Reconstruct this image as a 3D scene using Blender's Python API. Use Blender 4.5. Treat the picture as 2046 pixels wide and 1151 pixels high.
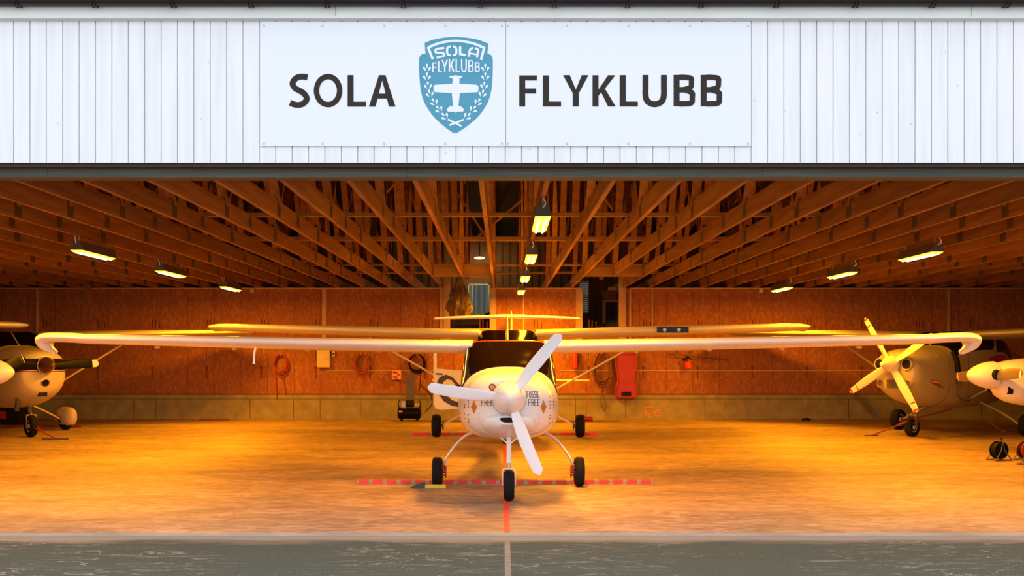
import bpy, bmesh, math, random
from mathutils import Vector, Matrix
from mathutils.bvhtree import BVHTree
random.seed(7)
for o in list(bpy.data.objects): bpy.data.objects.remove(o)
SC = bpy.context.scene
COL = SC.collection

# ------------------------------------------------------------------ camera, world, exposure
F = 2300.0; CX = 1004.0; HY = 712.0; EYE = 1.47      # focal length in px, vanishing point, eye height
cam = bpy.data.cameras.new('camera'); co = bpy.data.objects.new('camera', cam); COL.objects.link(co)
co.location = (0, 0, EYE); co.rotation_euler = (math.pi/2, 0, 0)
cam.sensor_width = 36; cam.lens = F/2046*36
cam.shift_x = (1023-CX)/2046; cam.shift_y = (HY-575.5)/2046
cam.clip_end = 300
SC.camera = co
W = bpy.data.worlds.new('sky'); SC.world = W; W.use_nodes = True
wt = W.node_tree; bg = wt.nodes['Background']
tcn = wt.nodes.new('ShaderNodeTexCoord'); sep = wt.nodes.new('ShaderNodeSeparateXYZ'); rmp = wt.nodes.new('ShaderNodeValToRGB')
wt.links.new(tcn.outputs['Generated'], sep.inputs[0]); wt.links.new(sep.outputs['Z'], rmp.inputs[0]); wt.links.new(rmp.outputs[0], bg.inputs[0])
rmp.color_ramp.elements[0].color = (0.93, 0.94, 1.0, 1); rmp.color_ramp.elements[1].color = (0.88, 0.91, 1.0, 1)
bg.inputs[1].default_value = 1.78
SC.view_settings.view_transform = 'Standard'; SC.view_settings.look = 'None'
SC.view_settings.exposure = 0.0; SC.view_settings.gamma = 1.0; SC.view_settings.use_curve_mapping = False
LAMP_W = 235.0; LAMP_COL = (1.0, 0.36, 0.006)

def P(px, py, Y): return Vector(((px-CX)*Y/F, Y, EYE+(HY-py)*Y/F))
def PX(px, Y): return (px-CX)*Y/F
def PZ(py, Y): return EYE+(HY-py)*Y/F

# ------------------------------------------------------------------ materials
MATS = {}
def mat(name, col, rough=0.5, metal=0.0, var=0.0, vscale=(8, 8, 8), bump=0.0, coat=0.0, dark=None, emis=None, estr=0.0, rand=0.0, detail=4, spec=None):
    if name in MATS: return MATS[name]
    m = bpy.data.materials.new(name); m.use_nodes = True; nt = m.node_tree; b = nt.nodes['Principled BSDF']
    b.inputs['Roughness'].default_value = rough; b.inputs['Metallic'].default_value = metal
    b.inputs['Base Color'].default_value = (*col, 1)
    if spec is not None: b.inputs['Specular IOR Level'].default_value = spec
    if coat: b.inputs['Coat Weight'].default_value = coat; b.inputs['Coat Roughness'].default_value = 0.08
    tc = nt.nodes.new('ShaderNodeTexCoord'); mp = nt.nodes.new('ShaderNodeMapping'); mp.inputs['Scale'].default_value = vscale
    nt.links.new(tc.outputs['Object'], mp.inputs[0])
    n = nt.nodes.new('ShaderNodeTexNoise'); n.inputs['Scale'].default_value = 1.0; n.inputs['Detail'].default_value = detail
    nt.links.new(mp.outputs[0], n.inputs[0])
    if var or rand:
        r = nt.nodes.new('ShaderNodeValToRGB')
        d = dark or tuple(c*(1-var) for c in col)
        r.color_ramp.elements[0].position = 0.3; r.color_ramp.elements[1].position = 0.7
        r.color_ramp.elements[0].color = (*d, 1); r.color_ramp.elements[1].color = (*col, 1)
        nt.links.new(n.outputs[0], r.inputs[0]); out = r.outputs[0]
        if rand:
            oi = nt.nodes.new('ShaderNodeObjectInfo'); mr = nt.nodes.new('ShaderNodeMapRange')
            mr.inputs[3].default_value = 1-rand; mr.inputs[4].default_value = 1+rand*0.5
            nt.links.new(oi.outputs['Random'], mr.inputs[0])
            mx = nt.nodes.new('ShaderNodeVectorMath'); mx.operation = 'SCALE'
            nt.links.new(out, mx.inputs[0]); nt.links.new(mr.outputs[0], mx.inputs['Scale']); out = mx.outputs[0]
        nt.links.new(out, b.inputs['Base Color'])
    if bump:
        bp = nt.nodes.new('ShaderNodeBump'); bp.inputs['Strength'].default_value = bump; bp.inputs['Distance'].default_value = 0.01
        nt.links.new(n.outputs[0], bp.inputs['Height']); nt.links.new(bp.outputs[0], b.inputs['Normal'])
    if emis: b.inputs['Emission Color'].default_value = (*emis, 1); b.inputs['Emission Strength'].default_value = estr
    MATS[name] = m; return m

white_gel = mat('white gelcoat', (0.82, 0.81, 0.80), 0.28, var=0.05, vscale=(3, 3, 3), coat=0.35)
prop_white = mat('white propeller paint', (0.86, 0.85, 0.88), 0.35)
cess_paint = mat('cream airplane paint', (0.78, 0.74, 0.62), 0.33, var=0.06, vscale=(2, 2, 2), coat=0.2)
cess_paint2 = mat('greenish cream airplane paint', (0.40, 0.34, 0.20), 0.36, var=0.08, vscale=(2, 2, 2), coat=0.2)
cess_paint3 = mat('warm cream airplane paint', (0.62, 0.53, 0.34), 0.33, var=0.06, vscale=(2, 2, 2), coat=0.2)
rubber = mat('black rubber', (0.007, 0.006, 0.006), 0.8, spec=0.25, var=0.3, vscale=(30, 30, 30))
glass_dark = mat('tinted canopy glass', (0.006, 0.003, 0.002), 0.10, spec=0.18)
black = mat('black enamel', (0.005, 0.004, 0.004), 0.45, spec=0.12)
mattblack = mat('matt black', (0.007, 0.006, 0.006), 0.7, spec=0.25)
steel = mat('brushed steel', (0.45, 0.42, 0.38), 0.35, metal=0.8)
darksteel = mat('dark steel', (0.12, 0.10, 0.09), 0.5, metal=0.4)
redp = mat('red paint', (0.62, 0.03, 0.02), 0.5, var=0.25, vscale=(14, 14, 14))
redtape = mat('worn red paint', (0.85, 0.05, 0.035), 0.6, var=0.3, vscale=(18, 18, 18), dark=(0.60, 0.07, 0.04))
dark_red = mat('dark red plastic', (0.42, 0.025, 0.01), 0.45, var=0.2, vscale=(4, 4, 4))
orange_cable = mat('orange red cable', (0.38, 0.06, 0.015), 0.55)
brown_cable = mat('brown cable', (0.16, 0.05, 0.02), 0.6)
wood = mat('sawn spruce', (0.34, 0.145, 0.038), 0.75, var=0.35, vscale=(14, 1.2, 14), bump=0.15, rand=0.25, dark=(0.21, 0.075, 0.018))
wood_cross = mat('sawn spruce batten', (0.42, 0.21, 0.07), 0.75, var=0.3, vscale=(1.2, 14, 14), bump=0.1)
wood_plank = mat('aged plank wall', (0.19, 0.10, 0.04), 0.8, var=0.45, vscale=(9, 9, 0.7), bump=0.1)
plate_m = mat('zinc nail plate', (0.085, 0.062, 0.038), 0.6, metal=0.1, var=0.4, vscale=(60, 60, 60))
trimwood = mat('pale moulding', (0.60, 0.38, 0.17), 0.6, var=0.2, vscale=(8, 8, 2))
roof_m = mat('black roofing felt', (0.004, 0.003, 0.003), 0.95)
grey_beam = mat('grey green painted beam', (0.10, 0.105, 0.08), 0.7, var=0.4, vscale=(1.5, 6, 30), bump=0.1)
brown_board = mat('dark brown track board', (0.045, 0.018, 0.010), 0.7, var=0.4, vscale=(2, 10, 30))
gutter_m = mat('dark brown gutter', (0.012, 0.006, 0.005), 0.5)
trim_white = mat('white painted trim', (0.84, 0.86, 0.84), 0.55, var=0.08, vscale=(2, 8, 12))
sign_m = mat('white sign laminate', (0.79, 0.84, 0.92), 0.35)
letter_m = mat('charcoal vinyl', (0.035, 0.028, 0.022), 0.6, spec=0.15)
blue_m = mat('teal blue vinyl', (0.055, 0.30, 0.44), 0.45)
concrete = mat('cast concrete', (0.36, 0.30, 0.15), 0.85, var=0.4, vscale=(5, 5, 5), bump=0.25, detail=10, dark=(0.24, 0.20, 0.10))
housing = mat('lamp housing', (0.10, 0.075, 0.05), 0.6)
diff_m = mat('glowing lamp diffuser', (0.8, 0.7, 0.3), 0.4, emis=(1.0, 0.72, 0.06), estr=1.6)
tube_m = mat('glowing lamp tube', (0.9, 0.8, 0.5), 0.4, emis=(1.0, 0.88, 0.35), estr=4.0)
smalllamp = mat('small glowing lamp', (0.9, 0.8, 0.6), 0.4, emis=(1.0, 0.75, 0.4), estr=1.6)
orange_dec = mat('amber decal', (0.55, 0.20, 0.02), 0.5)
cream_box = mat('cream enamel', (0.72, 0.58, 0.28), 0.5, var=0.1)
yellow_m = mat('yellow plastic', (0.80, 0.52, 0.02), 0.45)
green_m = mat('dark green plastic', (0.015, 0.045, 0.02), 0.5)
bag_m = mat('brown tarpaulin', (0.30, 0.17, 0.04), 0.5, var=0.75, vscale=(14, 14, 5), bump=0.8)
tarp_m = mat('grey blue tarpaulin', (0.07, 0.09, 0.10), 0.55, var=0.6, vscale=(3, 5, 9), bump=0.6)
siding_m = mat('pale green siding', (0.15, 0.19, 0.16), 0.6, var=0.15, vscale=(3, 3, 3))
blind_m = mat('pale blind slat', (0.55, 0.60, 0.55), 0.6)
carton_m = mat('reddish carton', (0.36, 0.10, 0.05), 0.8, var=0.5, vscale=(12, 12, 12))
faded_m = mat('faded line paint', (0.26, 0.25, 0.22), 0.85, var=0.4, vscale=(30, 30, 30))
bronze = mat('bronze spinner', (0.14, 0.06, 0.03), 0.3, metal=0.5)
grey_blade = mat('grey composite blade', (0.15, 0.11, 0.08), 0.45)
chalk = mat('orange marker', (0.80, 0.22, 0.06), 0.8)

def osb():
    m = bpy.data.materials.new('oriented strand board'); m.use_nodes = True; nt = m.node_tree; b = nt.nodes['Principled BSDF']
    L = nt.links.new; N = nt.nodes.new
    tc = N('ShaderNodeTexCoord'); mp = N('ShaderNodeMapping'); mp.inputs['Scale'].default_value = (30, 30, 13); L(tc.outputs['Object'], mp.inputs[0])
    v = N('ShaderNodeTexVoronoi'); v.inputs['Scale'].default_value = 1.0; v.inputs['Randomness'].default_value = 1.0; L(mp.outputs[0], v.inputs[0])
    n = N('ShaderNodeTexNoise'); n.inputs['Scale'].default_value = 0.7; n.inputs['Detail'].default_value = 3; L(tc.outputs['Object'], n.inputs[0])
    sx = N('ShaderNodeSeparateColor'); L(v.outputs['Color'], sx.inputs[0])
    r = N('ShaderNodeValToRGB'); L(sx.outputs[0], r.inputs[0])
    e = r.color_ramp.elements; e[0].color = (0.33, 0.105, 0.03, 1); e[1].color = (0.47, 0.18, 0.055, 1)
    a = r.color_ramp.elements.new(0.6); a.color = (0.38, 0.13, 0.038, 1)
    mx = N('ShaderNodeMix'); mx.data_type = 'RGBA'; mx.blend_type = 'MULTIPLY'; mx.inputs[0].default_value = 0.5
    r2 = N('ShaderNodeValToRGB'); L(n.outputs[0], r2.inputs[0]); r2.color_ramp.elements[0].position = 0.3; r2.color_ramp.elements[1].position = 0.7
    r2.color_ramp.elements[0].color = (0.6, 0.55, 0.5, 1); r2.color_ramp.elements[1].color = (1, 1, 1, 1)
    L(r.outputs[0], mx.inputs[6]); L(r2.outputs[0], mx.inputs[7]); L(mx.outputs[2], b.inputs['Base Color'])
    b.inputs['Roughness'].default_value = 0.8
    return m
osb_m = osb()

def floor_mat():
    m = bpy.data.materials.new('worn concrete floor'); m.use_nodes = True; nt = m.node_tree; b = nt.nodes['Principled BSDF']
    L = nt.links.new; N = nt.nodes.new
    tc = N('ShaderNodeTexCoord')
    def nz(sc, det, dist=0.0):
        mp = N('ShaderNodeMapping'); mp.inputs['Scale'].default_value = sc; L(tc.outputs['Object'], mp.inputs[0])
        n = N('ShaderNodeTexNoise'); n.inputs['Scale'].default_value = 1.0; n.inputs['Detail'].default_value = det; n.inputs['Distortion'].default_value = dist
        L(mp.outputs[0], n.inputs[0]); return n
    n1 = nz((0.5, 1.4, 1), 8, 0.6); n2 = nz((3.0, 12, 1), 10, 1.2); n3 = nz((2.6, 6.0, 1), 12, 2.5)
    def ramp(n, p0, c0, p1, c1):
        r = N('ShaderNodeValToRGB'); r.color_ramp.elements[0].position = p0; r.color_ramp.elements[1].position = p1
        r.color_ramp.elements[0].color = (*c0, 1); r.color_ramp.elements[1].color = (*c1, 1); L(n.outputs[0], r.inputs[0]); return r
    a = ramp(n1, 0.32, (0.30, 0.23, 0.175), 0.68, (0.52, 0.37, 0.26))
    c = ramp(n2, 0.35, (0.72, 0.68, 0.62), 0.65, (1.08, 1.05, 1.0))
    d = ramp(n3, 0.44, (0.78, 0.74, 0.66), 0.56, (1.08, 1.08, 1.08))
    m1 = N('ShaderNodeMix'); m1.data_type = 'RGBA'; m1.blend_type = 'MULTIPLY'; m1.inputs[0].default_value = 1
    L(a.outputs[0], m1.inputs[6]); L(c.outputs[0], m1.inputs[7])
    m2 = N('ShaderNodeMix'); m2.data_type = 'RGBA'; m2.blend_type = 'MULTIPLY'; m2.inputs[0].default_value = 1
    L(m1.outputs[2], m2.inputs[6]); L(d.outputs[0], m2.inputs[7]); L(m2.outputs[2], b.inputs['Base Color'])
    b.inputs['Roughness'].default_value = 0.55; b.inputs['Specular IOR Level'].default_value = 0.3
    bp = N('ShaderNodeBump'); bp.inputs['Strength'].default_value = 0.15; L(n2.outputs[0], bp.inputs['Height']); L(bp.outputs[0], b.inputs['Normal'])
    return m
floor_m = floor_mat()

def asphalt():
    m = bpy.data.materials.new('scuffed asphalt'); m.use_nodes = True; nt = m.node_tree; b = nt.nodes['Principled BSDF']
    L = nt.links.new; N = nt.nodes.new
    tc = N('ShaderNodeTexCoord'); n = N('ShaderNodeTexNoise'); n.inputs['Scale'].default_value = 90; n.inputs['Detail'].default_value = 5; L(tc.outputs['Object'], n.inputs[0])
    r = N('ShaderNodeValToRGB'); L(n.outputs[0], r.inputs[0]); r.color_ramp.elements[0].position = 0.3; r.color_ramp.elements[1].position = 0.7
    r.color_ramp.elements[0].color = (0.038, 0.052, 0.044, 1); r.color_ramp.elements[1].color = (0.100, 0.130, 0.112, 1)
    mp = N('ShaderNodeMapping'); mp.inputs['Scale'].default_value = (0.9, 3.2, 1); L(tc.outputs['Object'], mp.inputs[0])
    n2 = N('ShaderNodeTexNoise'); n2.inputs['Scale'].default_value = 1.0; n2.inputs['Detail'].default_value = 5; n2.inputs['Distortion'].default_value = 2.2; L(mp.outputs[0], n2.inputs[0])
    # cracks: narrow bands of the distorted noise
    r2 = N('ShaderNodeValToRGB'); L(n2.outputs[0], r2.inputs[0]); e = r2.color_ramp.elements
    e[0].position = 0.488; e[0].color = (0, 0, 0, 1); e[1].position = 0.512; e[1].color = (0, 0, 0, 1)
    x = r2.color_ramp.elements.new(0.5); x.color = (1, 1, 1, 1)
    n4 = N('ShaderNodeTexNoise'); n4.inputs['Scale'].default_value = 0.8; L(tc.outputs['Object'], n4.inputs[0])
    r4 = N('ShaderNodeValToRGB'); L(n4.outputs[0], r4.inputs[0]); r4.color_ramp.elements[0].position = 0.42; r4.color_ramp.elements[1].position = 0.58
    mu = N('ShaderNodeMath'); mu.operation = 'MULTIPLY'; L(r2.outputs[0], mu.inputs[0]); L(r4.outputs[0], mu.inputs[1])
    mx = N('ShaderNodeMix'); mx.data_type = 'RGBA'; L(mu.outputs[0], mx.inputs[0]); L(r.outputs[0], mx.inputs[6]); mx.inputs[7].default_value = (0.34, 0.33, 0.29, 1)
    # concrete apron edge blending into the asphalt along a noisy line
    sp = N('ShaderNodeSeparateXYZ'); L(tc.outputs['Object'], sp.inputs[0])
    mp5 = N('ShaderNodeMapping'); mp5.inputs['Scale'].default_value = (1.3, 6, 1); L(tc.outputs['Object'], mp5.inputs[0])
    n5 = N('ShaderNodeTexNoise'); n5.inputs['Scale'].default_value = 1; n5.inputs['Detail'].default_value = 8; L(mp5.outputs[0], n5.inputs[0])
    ad = N('ShaderNodeMath'); ad.operation = 'MULTIPLY_ADD'; ad.inputs[1].default_value = 0.5; L(n5.outputs[0], ad.inputs[0]); L(sp.outputs['Y'], ad.inputs[2])
    mr = N('ShaderNodeMapRange'); mr.inputs[1].default_value = 9.36; mr.inputs[2].default_value = 9.58; L(ad.outputs[0], mr.inputs[0])
    mx2 = N('ShaderNodeMix'); mx2.data_type = 'RGBA'; L(mr.outputs[0], mx2.inputs[0]); L(mx.outputs[2], mx2.inputs[6]); mx2.inputs[7].default_value = (0.27, 0.25, 0.21, 1)
    L(mx2.outputs[2], b.inputs['Base Color']); b.inputs['Roughness'].default_value = 0.9; b.inputs['Specular IOR Level'].default_value = 0.1
    return m
asphalt_m = asphalt()

def whiteboard():
    m = bpy.data.materials.new('white painted cladding'); m.use_nodes = True; nt = m.node_tree; b = nt.nodes['Principled BSDF']
    L = nt.links.new; N = nt.nodes.new
    tc = N('ShaderNodeTexCoord')
    v = N('ShaderNodeTexVoronoi'); v.inputs['Scale'].default_value = 5.5; L(tc.outputs['Object'], v.inputs[0])
    r = N('ShaderNodeValToRGB'); L(v.outputs['Distance'], r.inputs[0]); r.color_ramp.elements[0].position = 0.03; r.color_ramp.elements[1].position = 0.075
    r.color_ramp.elements[0].color = (0.50, 0.50, 0.48, 1); r.color_ramp.elements[1].color = (1, 1, 1, 1)
    mp = N('ShaderNodeMapping'); mp.inputs['Scale'].default_value = (16, 5, 0.9); L(tc.outputs['Object'], mp.inputs[0])
    n = N('ShaderNodeTexNoise'); n.inputs['Scale'].default_value = 1; n.inputs['Detail'].default_value = 6; L(mp.outputs[0], n.inputs[0])
    r2 = N('ShaderNodeValToRGB'); L(n.outputs[0], r2.inputs[0]); r2.color_ramp.elements[0].color = (0.76, 0.78, 0.82, 1); r2.color_ramp.elements[1].color = (0.85, 0.865, 0.90, 1)
    r2.color_ramp.elements[0].position = 0.25; r2.color_ramp.elements[1].position = 0.6
    mx = N('ShaderNodeMix'); mx.data_type = 'RGBA'; mx.blend_type = 'MULTIPLY'; mx.inputs[0].default_value = 0.45
    L(r2.outputs[0], mx.inputs[6]); L(r.outputs[0], mx.inputs[7]); L(mx.outputs[2], b.inputs['Base Color'])
    b.inputs['Roughness'].default_value = 0.6
    return m
board_m = whiteboard()

# ------------------------------------------------------------------ mesh helpers
def orth(d):
    d = d.normalized(); a = Vector((0, 0, 1)) if abs(d.z) < 0.9 else Vector((1, 0, 0))
    u = d.cross(a).normalized(); return u, d.cross(u).normalized()
class MB:
    def __init__(s): s.v = []; s.f = []
    def quad(s, *p):
        b = len(s.v); s.v += [Vector(q) for q in p]; s.f.append(tuple(range(b, b+len(p)))); return s
    def box(s, lo, hi):
        b = len(s.v); x0, y0, z0 = lo; x1, y1, z1 = hi
        s.v += [Vector(q) for q in ((x0,y0,z0),(x1,y0,z0),(x1,y1,z0),(x0,y1,z0),(x0,y0,z1),(x1,y0,z1),(x1,y1,z1),(x0,y1,z1))]
        s.f += [tuple(b+i for i in f) for f in ((0,3,2,1),(4,5,6,7),(0,1,5,4),(1,2,6,5),(2,3,7,6),(3,0,4,7))]; return s
    def loft(s, rings, cap0=True, cap1=True, closed=True):
        n = len(rings[0]); b = len(s.v)
        for r in rings: s.v += [Vector(q) for q in r]
        for i in range(len(rings)-1):
            for j in range(n if closed else n-1):
                k = (j+1) % n
                s.f.append((b+i*n+j, b+i*n+k, b+(i+1)*n+k, b+(i+1)*n+j))
        if cap0: s.f.append(tuple(b+j for j in range(n-1, -1, -1)))
        if cap1: s.f.append(tuple(b+(len(rings)-1)*n+j for j in range(n)))
        return s
    def bar(s, a, b_, w, h, up=Vector((0, 0, 1))):
        a = Vector(a); b_ = Vector(b_); d = (b_-a).normalized(); u = d.cross(up)
        if u.length < 1e-3: u = Vector((1, 0, 0))
        u.normalize(); v = u.cross(d).normalized()
        c = [u*w/2+v*h/2, -u*w/2+v*h/2, -u*w/2-v*h/2, u*w/2-v*h/2]
        return s.loft([[a+q for q in c], [b_+q for q in c]])
    def tube(s, pts, r, n=10, close=False):
        pts = [Vector(p) for p in pts]; rings = []; u = None
        for i, p in enumerate(pts):
            if close: d = pts[(i+1) % len(pts)]-pts[i-1]
            else: d = pts[min(i+1, len(pts)-1)]-pts[max(i-1, 0)]
            d.normalize()
            if u is None: u, v = orth(d)
            else:
                u = (u-d*u.dot(d)).normalized(); v = d.cross(u)
            rr = r[i] if isinstance(r, (list, tuple)) else r
            rings.append([p+(u*math.cos(2*math.pi*j/n)+v*math.sin(2*math.pi*j/n))*rr for j in range(n)])
        if close: rings.append(rings[0]); return s.loft(rings, False, False)
        return s.loft(rings)
    def lathe(s, prof, c, axis=Vector((0, 1, 0)), n=28):
        u, v = orth(axis); c = Vector(c); axis = axis.normalized()
        rings = [[c+axis*a+(u*math.cos(2*math.pi*j/n)+v*math.sin(2*math.pi*j/n))*max(r, 1e-4) for j in range(n)] for a, r in prof]
        return s.loft(rings)
    def prism(s, poly, y0, y1):      # poly in XZ, extruded along Y
        n = len(poly); b = len(s.v)
        s.v += [Vector((x, y0, z)) for x, z in poly]+[Vector((x, y1, z)) for x, z in poly]
        s.f.append(tuple(range(b, b+n))); s.f.append(tuple(range(b+2*n-1, b+n-1, -1)))
        for j in range(n): k = (j+1) % n; s.f.append((b+j, b+n+j, b+n+k, b+k))
        return s
    def torus(s, c, R, r, axis=Vector((0, 1, 0)), n=28, m=8):
        u, v = orth(axis)
        return s.tube([Vector(c)+(u*math.cos(2*math.pi*j/n)+v*math.sin(2*math.pi*j/n))*R for j in range(n)], r, m, True)
    def build(s, name, m, parent=None, flat=False, angle=35):
        me = bpy.data.meshes.new(name); me.from_pydata([tuple(q) for q in s.v], [], s.f)
        bm = bmesh.new(); bm.from_mesh(me); bmesh.ops.recalc_face_normals(bm, faces=bm.faces); bm.to_mesh(me); bm.free()
        if not flat:
            me.shade_smooth(); me.set_sharp_from_angle(angle=math.radians(angle))
        me.materials.append(m); o = bpy.data.objects.new(name, me); COL.objects.link(o)
        if parent: o.parent = parent
        return o
def empty(name, loc, rz, label, cat, group=None):
    o = bpy.data.objects.new(name, None); COL.objects.link(o); o.location = loc; o.rotation_euler = (0, 0, rz); o.empty_display_size = 0.1
    return tag(o, label, cat, group)
def tag(o, label, cat, group=None):
    o['label'] = label; o['category'] = cat
    if group: o['group'] = group
    return o
def struct(o): o['kind'] = 'structure'; return o
def lab(o, t): o['label'] = t; return o
def copy_tree(o, parent=None):
    c = o.copy(); COL.objects.link(c); c.parent = parent
    for ch in list(o.children): copy_tree(ch, c)
    return c
def crom(pts, k=6):
    pts = [Vector(p) for p in pts]; out = []
    for i in range(len(pts)-1):
        p0 = pts[max(i-1, 0)]; p1 = pts[i]; p2 = pts[i+1]; p3 = pts[min(i+2, len(pts)-1)]
        for j in range(k):
            t = j/k; out.append(0.5*((2*p1)+(p2-p0)*t+(2*p0-5*p1+4*p2-p3)*t*t+(3*p1-p0-3*p2+p3)*t**3))
    out.append(pts[-1]); return out

# body surfaces: sections (y, w, zb, zc, zt, nt, nb, taper)
class Surf:
    def __init__(s, secs, cx=0.0): s.secs = secs; s.cx = cx
    def at(s, y):
        S = s.secs; y = max(S[0][0], min(S[-1][0], y)); i = 0
        while i < len(S)-2 and y > S[i+1][0]: i += 1
        a, b = S[i], S[i+1]; h = b[0]-a[0]; t = (y-a[0])/h; out = []
        for k in range(1, 8):
            m = (b[k]-a[k])/h
            def lim(q, r):
                return 0.0 if q*r <= 0 else 2*q*r/(q+r)
            ma = lim((a[k]-S[i-1][k])/(a[0]-S[i-1][0]), m) if i > 0 else m
            mb = lim((S[i+2][k]-b[k])/(S[i+2][0]-b[0]), m) if i < len(S)-2 else m
            out.append((2*t**3-3*t*t+1)*a[k]+(t**3-2*t*t+t)*h*ma+(-2*t**3+3*t*t)*b[k]+(t**3-t*t)*h*mb)
        return out
    def pt(s, y, th):
        w, zb, zc, zt, nt, nb, tp = s.at(y); c = math.cos(th); n = math.sin(th)
        e = nt if n >= 0 else nb
        x = w*math.copysign(abs(c)**(2/e), c); z = abs(n)**(2/e)
        zz = zc+(zt-zc)*z if n >= 0 else zc-(zc-zb)*z
        if n >= 0: x *= 1-tp*z
        return Vector((s.cx+x, y, zz))
    def nrm(s, y, th):
        e = 0.01; a = s.pt(y+e, th)-s.pt(y-e, th); b = s.pt(y, th+e)-s.pt(y, th-e); n = b.cross(a)
        if n.length < 1e-9: n = Vector((0, -1, 0))
        n.normalize(); w, zb, zc = s.at(y)[:3]
        if n.dot(s.pt(y, th)-Vector((s.cx, y+0.25, zc))) < 0: n = -n
        return n
    def mesh(s, y0, y1, k=40, N=56, cap0=True, cap1=True, mb=None, dense=None):
        mb = mb or MB(); rings = []
        for i in range(k+1):
            t = i/k; y = y0+(y1-y0)*t
            if dense and y <= dense+1e-6 and i < k:
                for q in range(6):
                    yy = y+(y1-y0)/k*q/6; rings.append([s.pt(yy, 2*math.pi*(j+0.5)/N) for j in range(N)])
                continue
            rings.append([s.pt(y, 2*math.pi*(j+0.5)/N) for j in range(N)])
        return mb.loft(rings, cap0, cap1)
    def patch(s, rows, off=0.005, k=14, n=18, mb=None):   # rows (y, th0, th1) degrees
        mb = mb or MB(); g = []; g0 = []; R = rows
        for i in range(k+1):
            y = R[0][0]+(R[-1][0]-R[0][0])*i/k; q = 0
            while q < len(R)-2 and y > R[q+1][0]: q += 1
            t = (y-R[q][0])/(R[q+1][0]-R[q][0]); a = R[q][1]+(R[q+1][1]-R[q][1])*t; b = R[q][2]+(R[q+1][2]-R[q][2])*t
            row = []; row0 = []
            for j in range(n+1):
                th = math.radians(a+(b-a)*j/n); p = s.pt(y, th); nn = s.nrm(y, th)
                row.append(p+nn*off); row0.append(p-nn*0.004)
            g.append(row); g0.append(row0)
        b = len(mb.v)
        for r in g: mb.v += r
        for i in range(k):
            for j in range(n): mb.f.append((b+i*(n+1)+j, b+i*(n+1)+j+1, b+(i+1)*(n+1)+j+1, b+(i+1)*(n+1)+j))
        top = [g[0][j] for j in range(n)]+[g[i][n] for i in range(k)]+[g[k][j] for j in range(n, 0, -1)]+[g[i][0] for i in range(k, 0, -1)]
        bot = [g0[0][j] for j in range(n)]+[g0[i][n] for i in range(k)]+[g0[k][j] for j in range(n, 0, -1)]+[g0[i][0] for i in range(k, 0, -1)]
        mb.loft([top, bot], False, False); return mb

def airfoil(n=14):
    pts = []
    for i in range(n): 
        u = 1-math.cos(math.pi/2*i/(n-1)); pts.append((u, 1.0*(2.97*math.sqrt(u)-1.26*u-3.52*u*u+2.84*u**3-1.03*u**4)))
    up = pts; lo = [(u, -0.75*t) for u, t in reversed(pts[1:-1])]
    return up+lo
AF = airfoil()
def wing_loft(secs, mb=None):      # secs: (x, yLE, z, chord, thick, phi, drop)
    mb = mb or MB(); rings = []
    for x, y, z, c, t, phi, drop in secs:
        rings.append([(x+math.sin(phi)*tt*t/2, y+c*u, z-drop*u+math.cos(phi)*tt*t/2) for u, tt in AF])
    return mb.loft(rings)
def tyre(c, R, w, axis=Vector((1, 0, 0)), mb=None):
    mb = mb or MB(); h = w/2
    prof = [(-h*0.55, R*0.52), (-h*0.85, R*0.60), (-h, R*0.74), (-h*0.93, R*0.88), (-h*0.66, R*0.965)]
    for i in range(7):
        a = -h*0.5+h*i/6; prof.append((a, R*(0.995 if i % 2 else 1.0))) 
    prof += [(h*0.66, R*0.965), (h*0.93, R*0.88), (h, R*0.74), (h*0.85, R*0.60), (h*0.55, R*0.52)]
    return mb.lathe(prof, c, axis, 36)
def hubm(c, R, w, axis=Vector((1, 0, 0)), mb=None):
    mb = mb or MB(); h = w/2
    return mb.lathe([(-h*0.7, R*0.08), (-h*0.75, R*0.2), (-h*0.5, R*0.25), (-h*0.55, R*0.45), (-h*0.62, R*0.54), (h*0.62, R*0.54), (h*0.55, R*0.45), (h*0.5, R*0.25), (h*0.75, R*0.2), (h*0.7, R*0.08)], c, axis, 24)
def blade(hub, ang, r0, R, widths, pitch0=55, pitch1=18, thick=0.02, mb=None, tip=0.05, sweep=0.0):
    """blade in the XZ plane round the Y axis; ang from +X towards +Z"""
    mb = mb or MB(); rings = []; hub = Vector(hub); d = Vector((math.cos(ang), 0, math.sin(ang))); e = Vector((-math.sin(ang), 0, math.cos(ang)))
    K = 18
    for i in range(K+1):
        t = i/K; r = r0+(R-r0)*t
        q = t*(len(widths)-1); a = min(int(q), len(widths)-2); w = widths[a]+(widths[a+1]-widths[a])*(q-a)
        if r > R-tip: w *= math.sqrt(max(0.05, 1-((r-(R-tip))/tip)**2))
        p = math.radians(pitch0+(pitch1-pitch0)*t); th = thick*(1-0.75*t)
        cd = e*math.cos(p)+Vector((0, 1, 0))*math.sin(p); nd = -e*math.sin(p)+Vector((0, 1, 0))*math.cos(p)
        c = hub+d*r+e*sweep*math.sin(math.pi*t)
        rings.append([c+cd*w/2*math.cos(a_)+nd*th/2*math.sin(a_) for a_ in [2*math.pi*j/14 for j in range(14)]])
    return mb.loft(rings)

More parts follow.
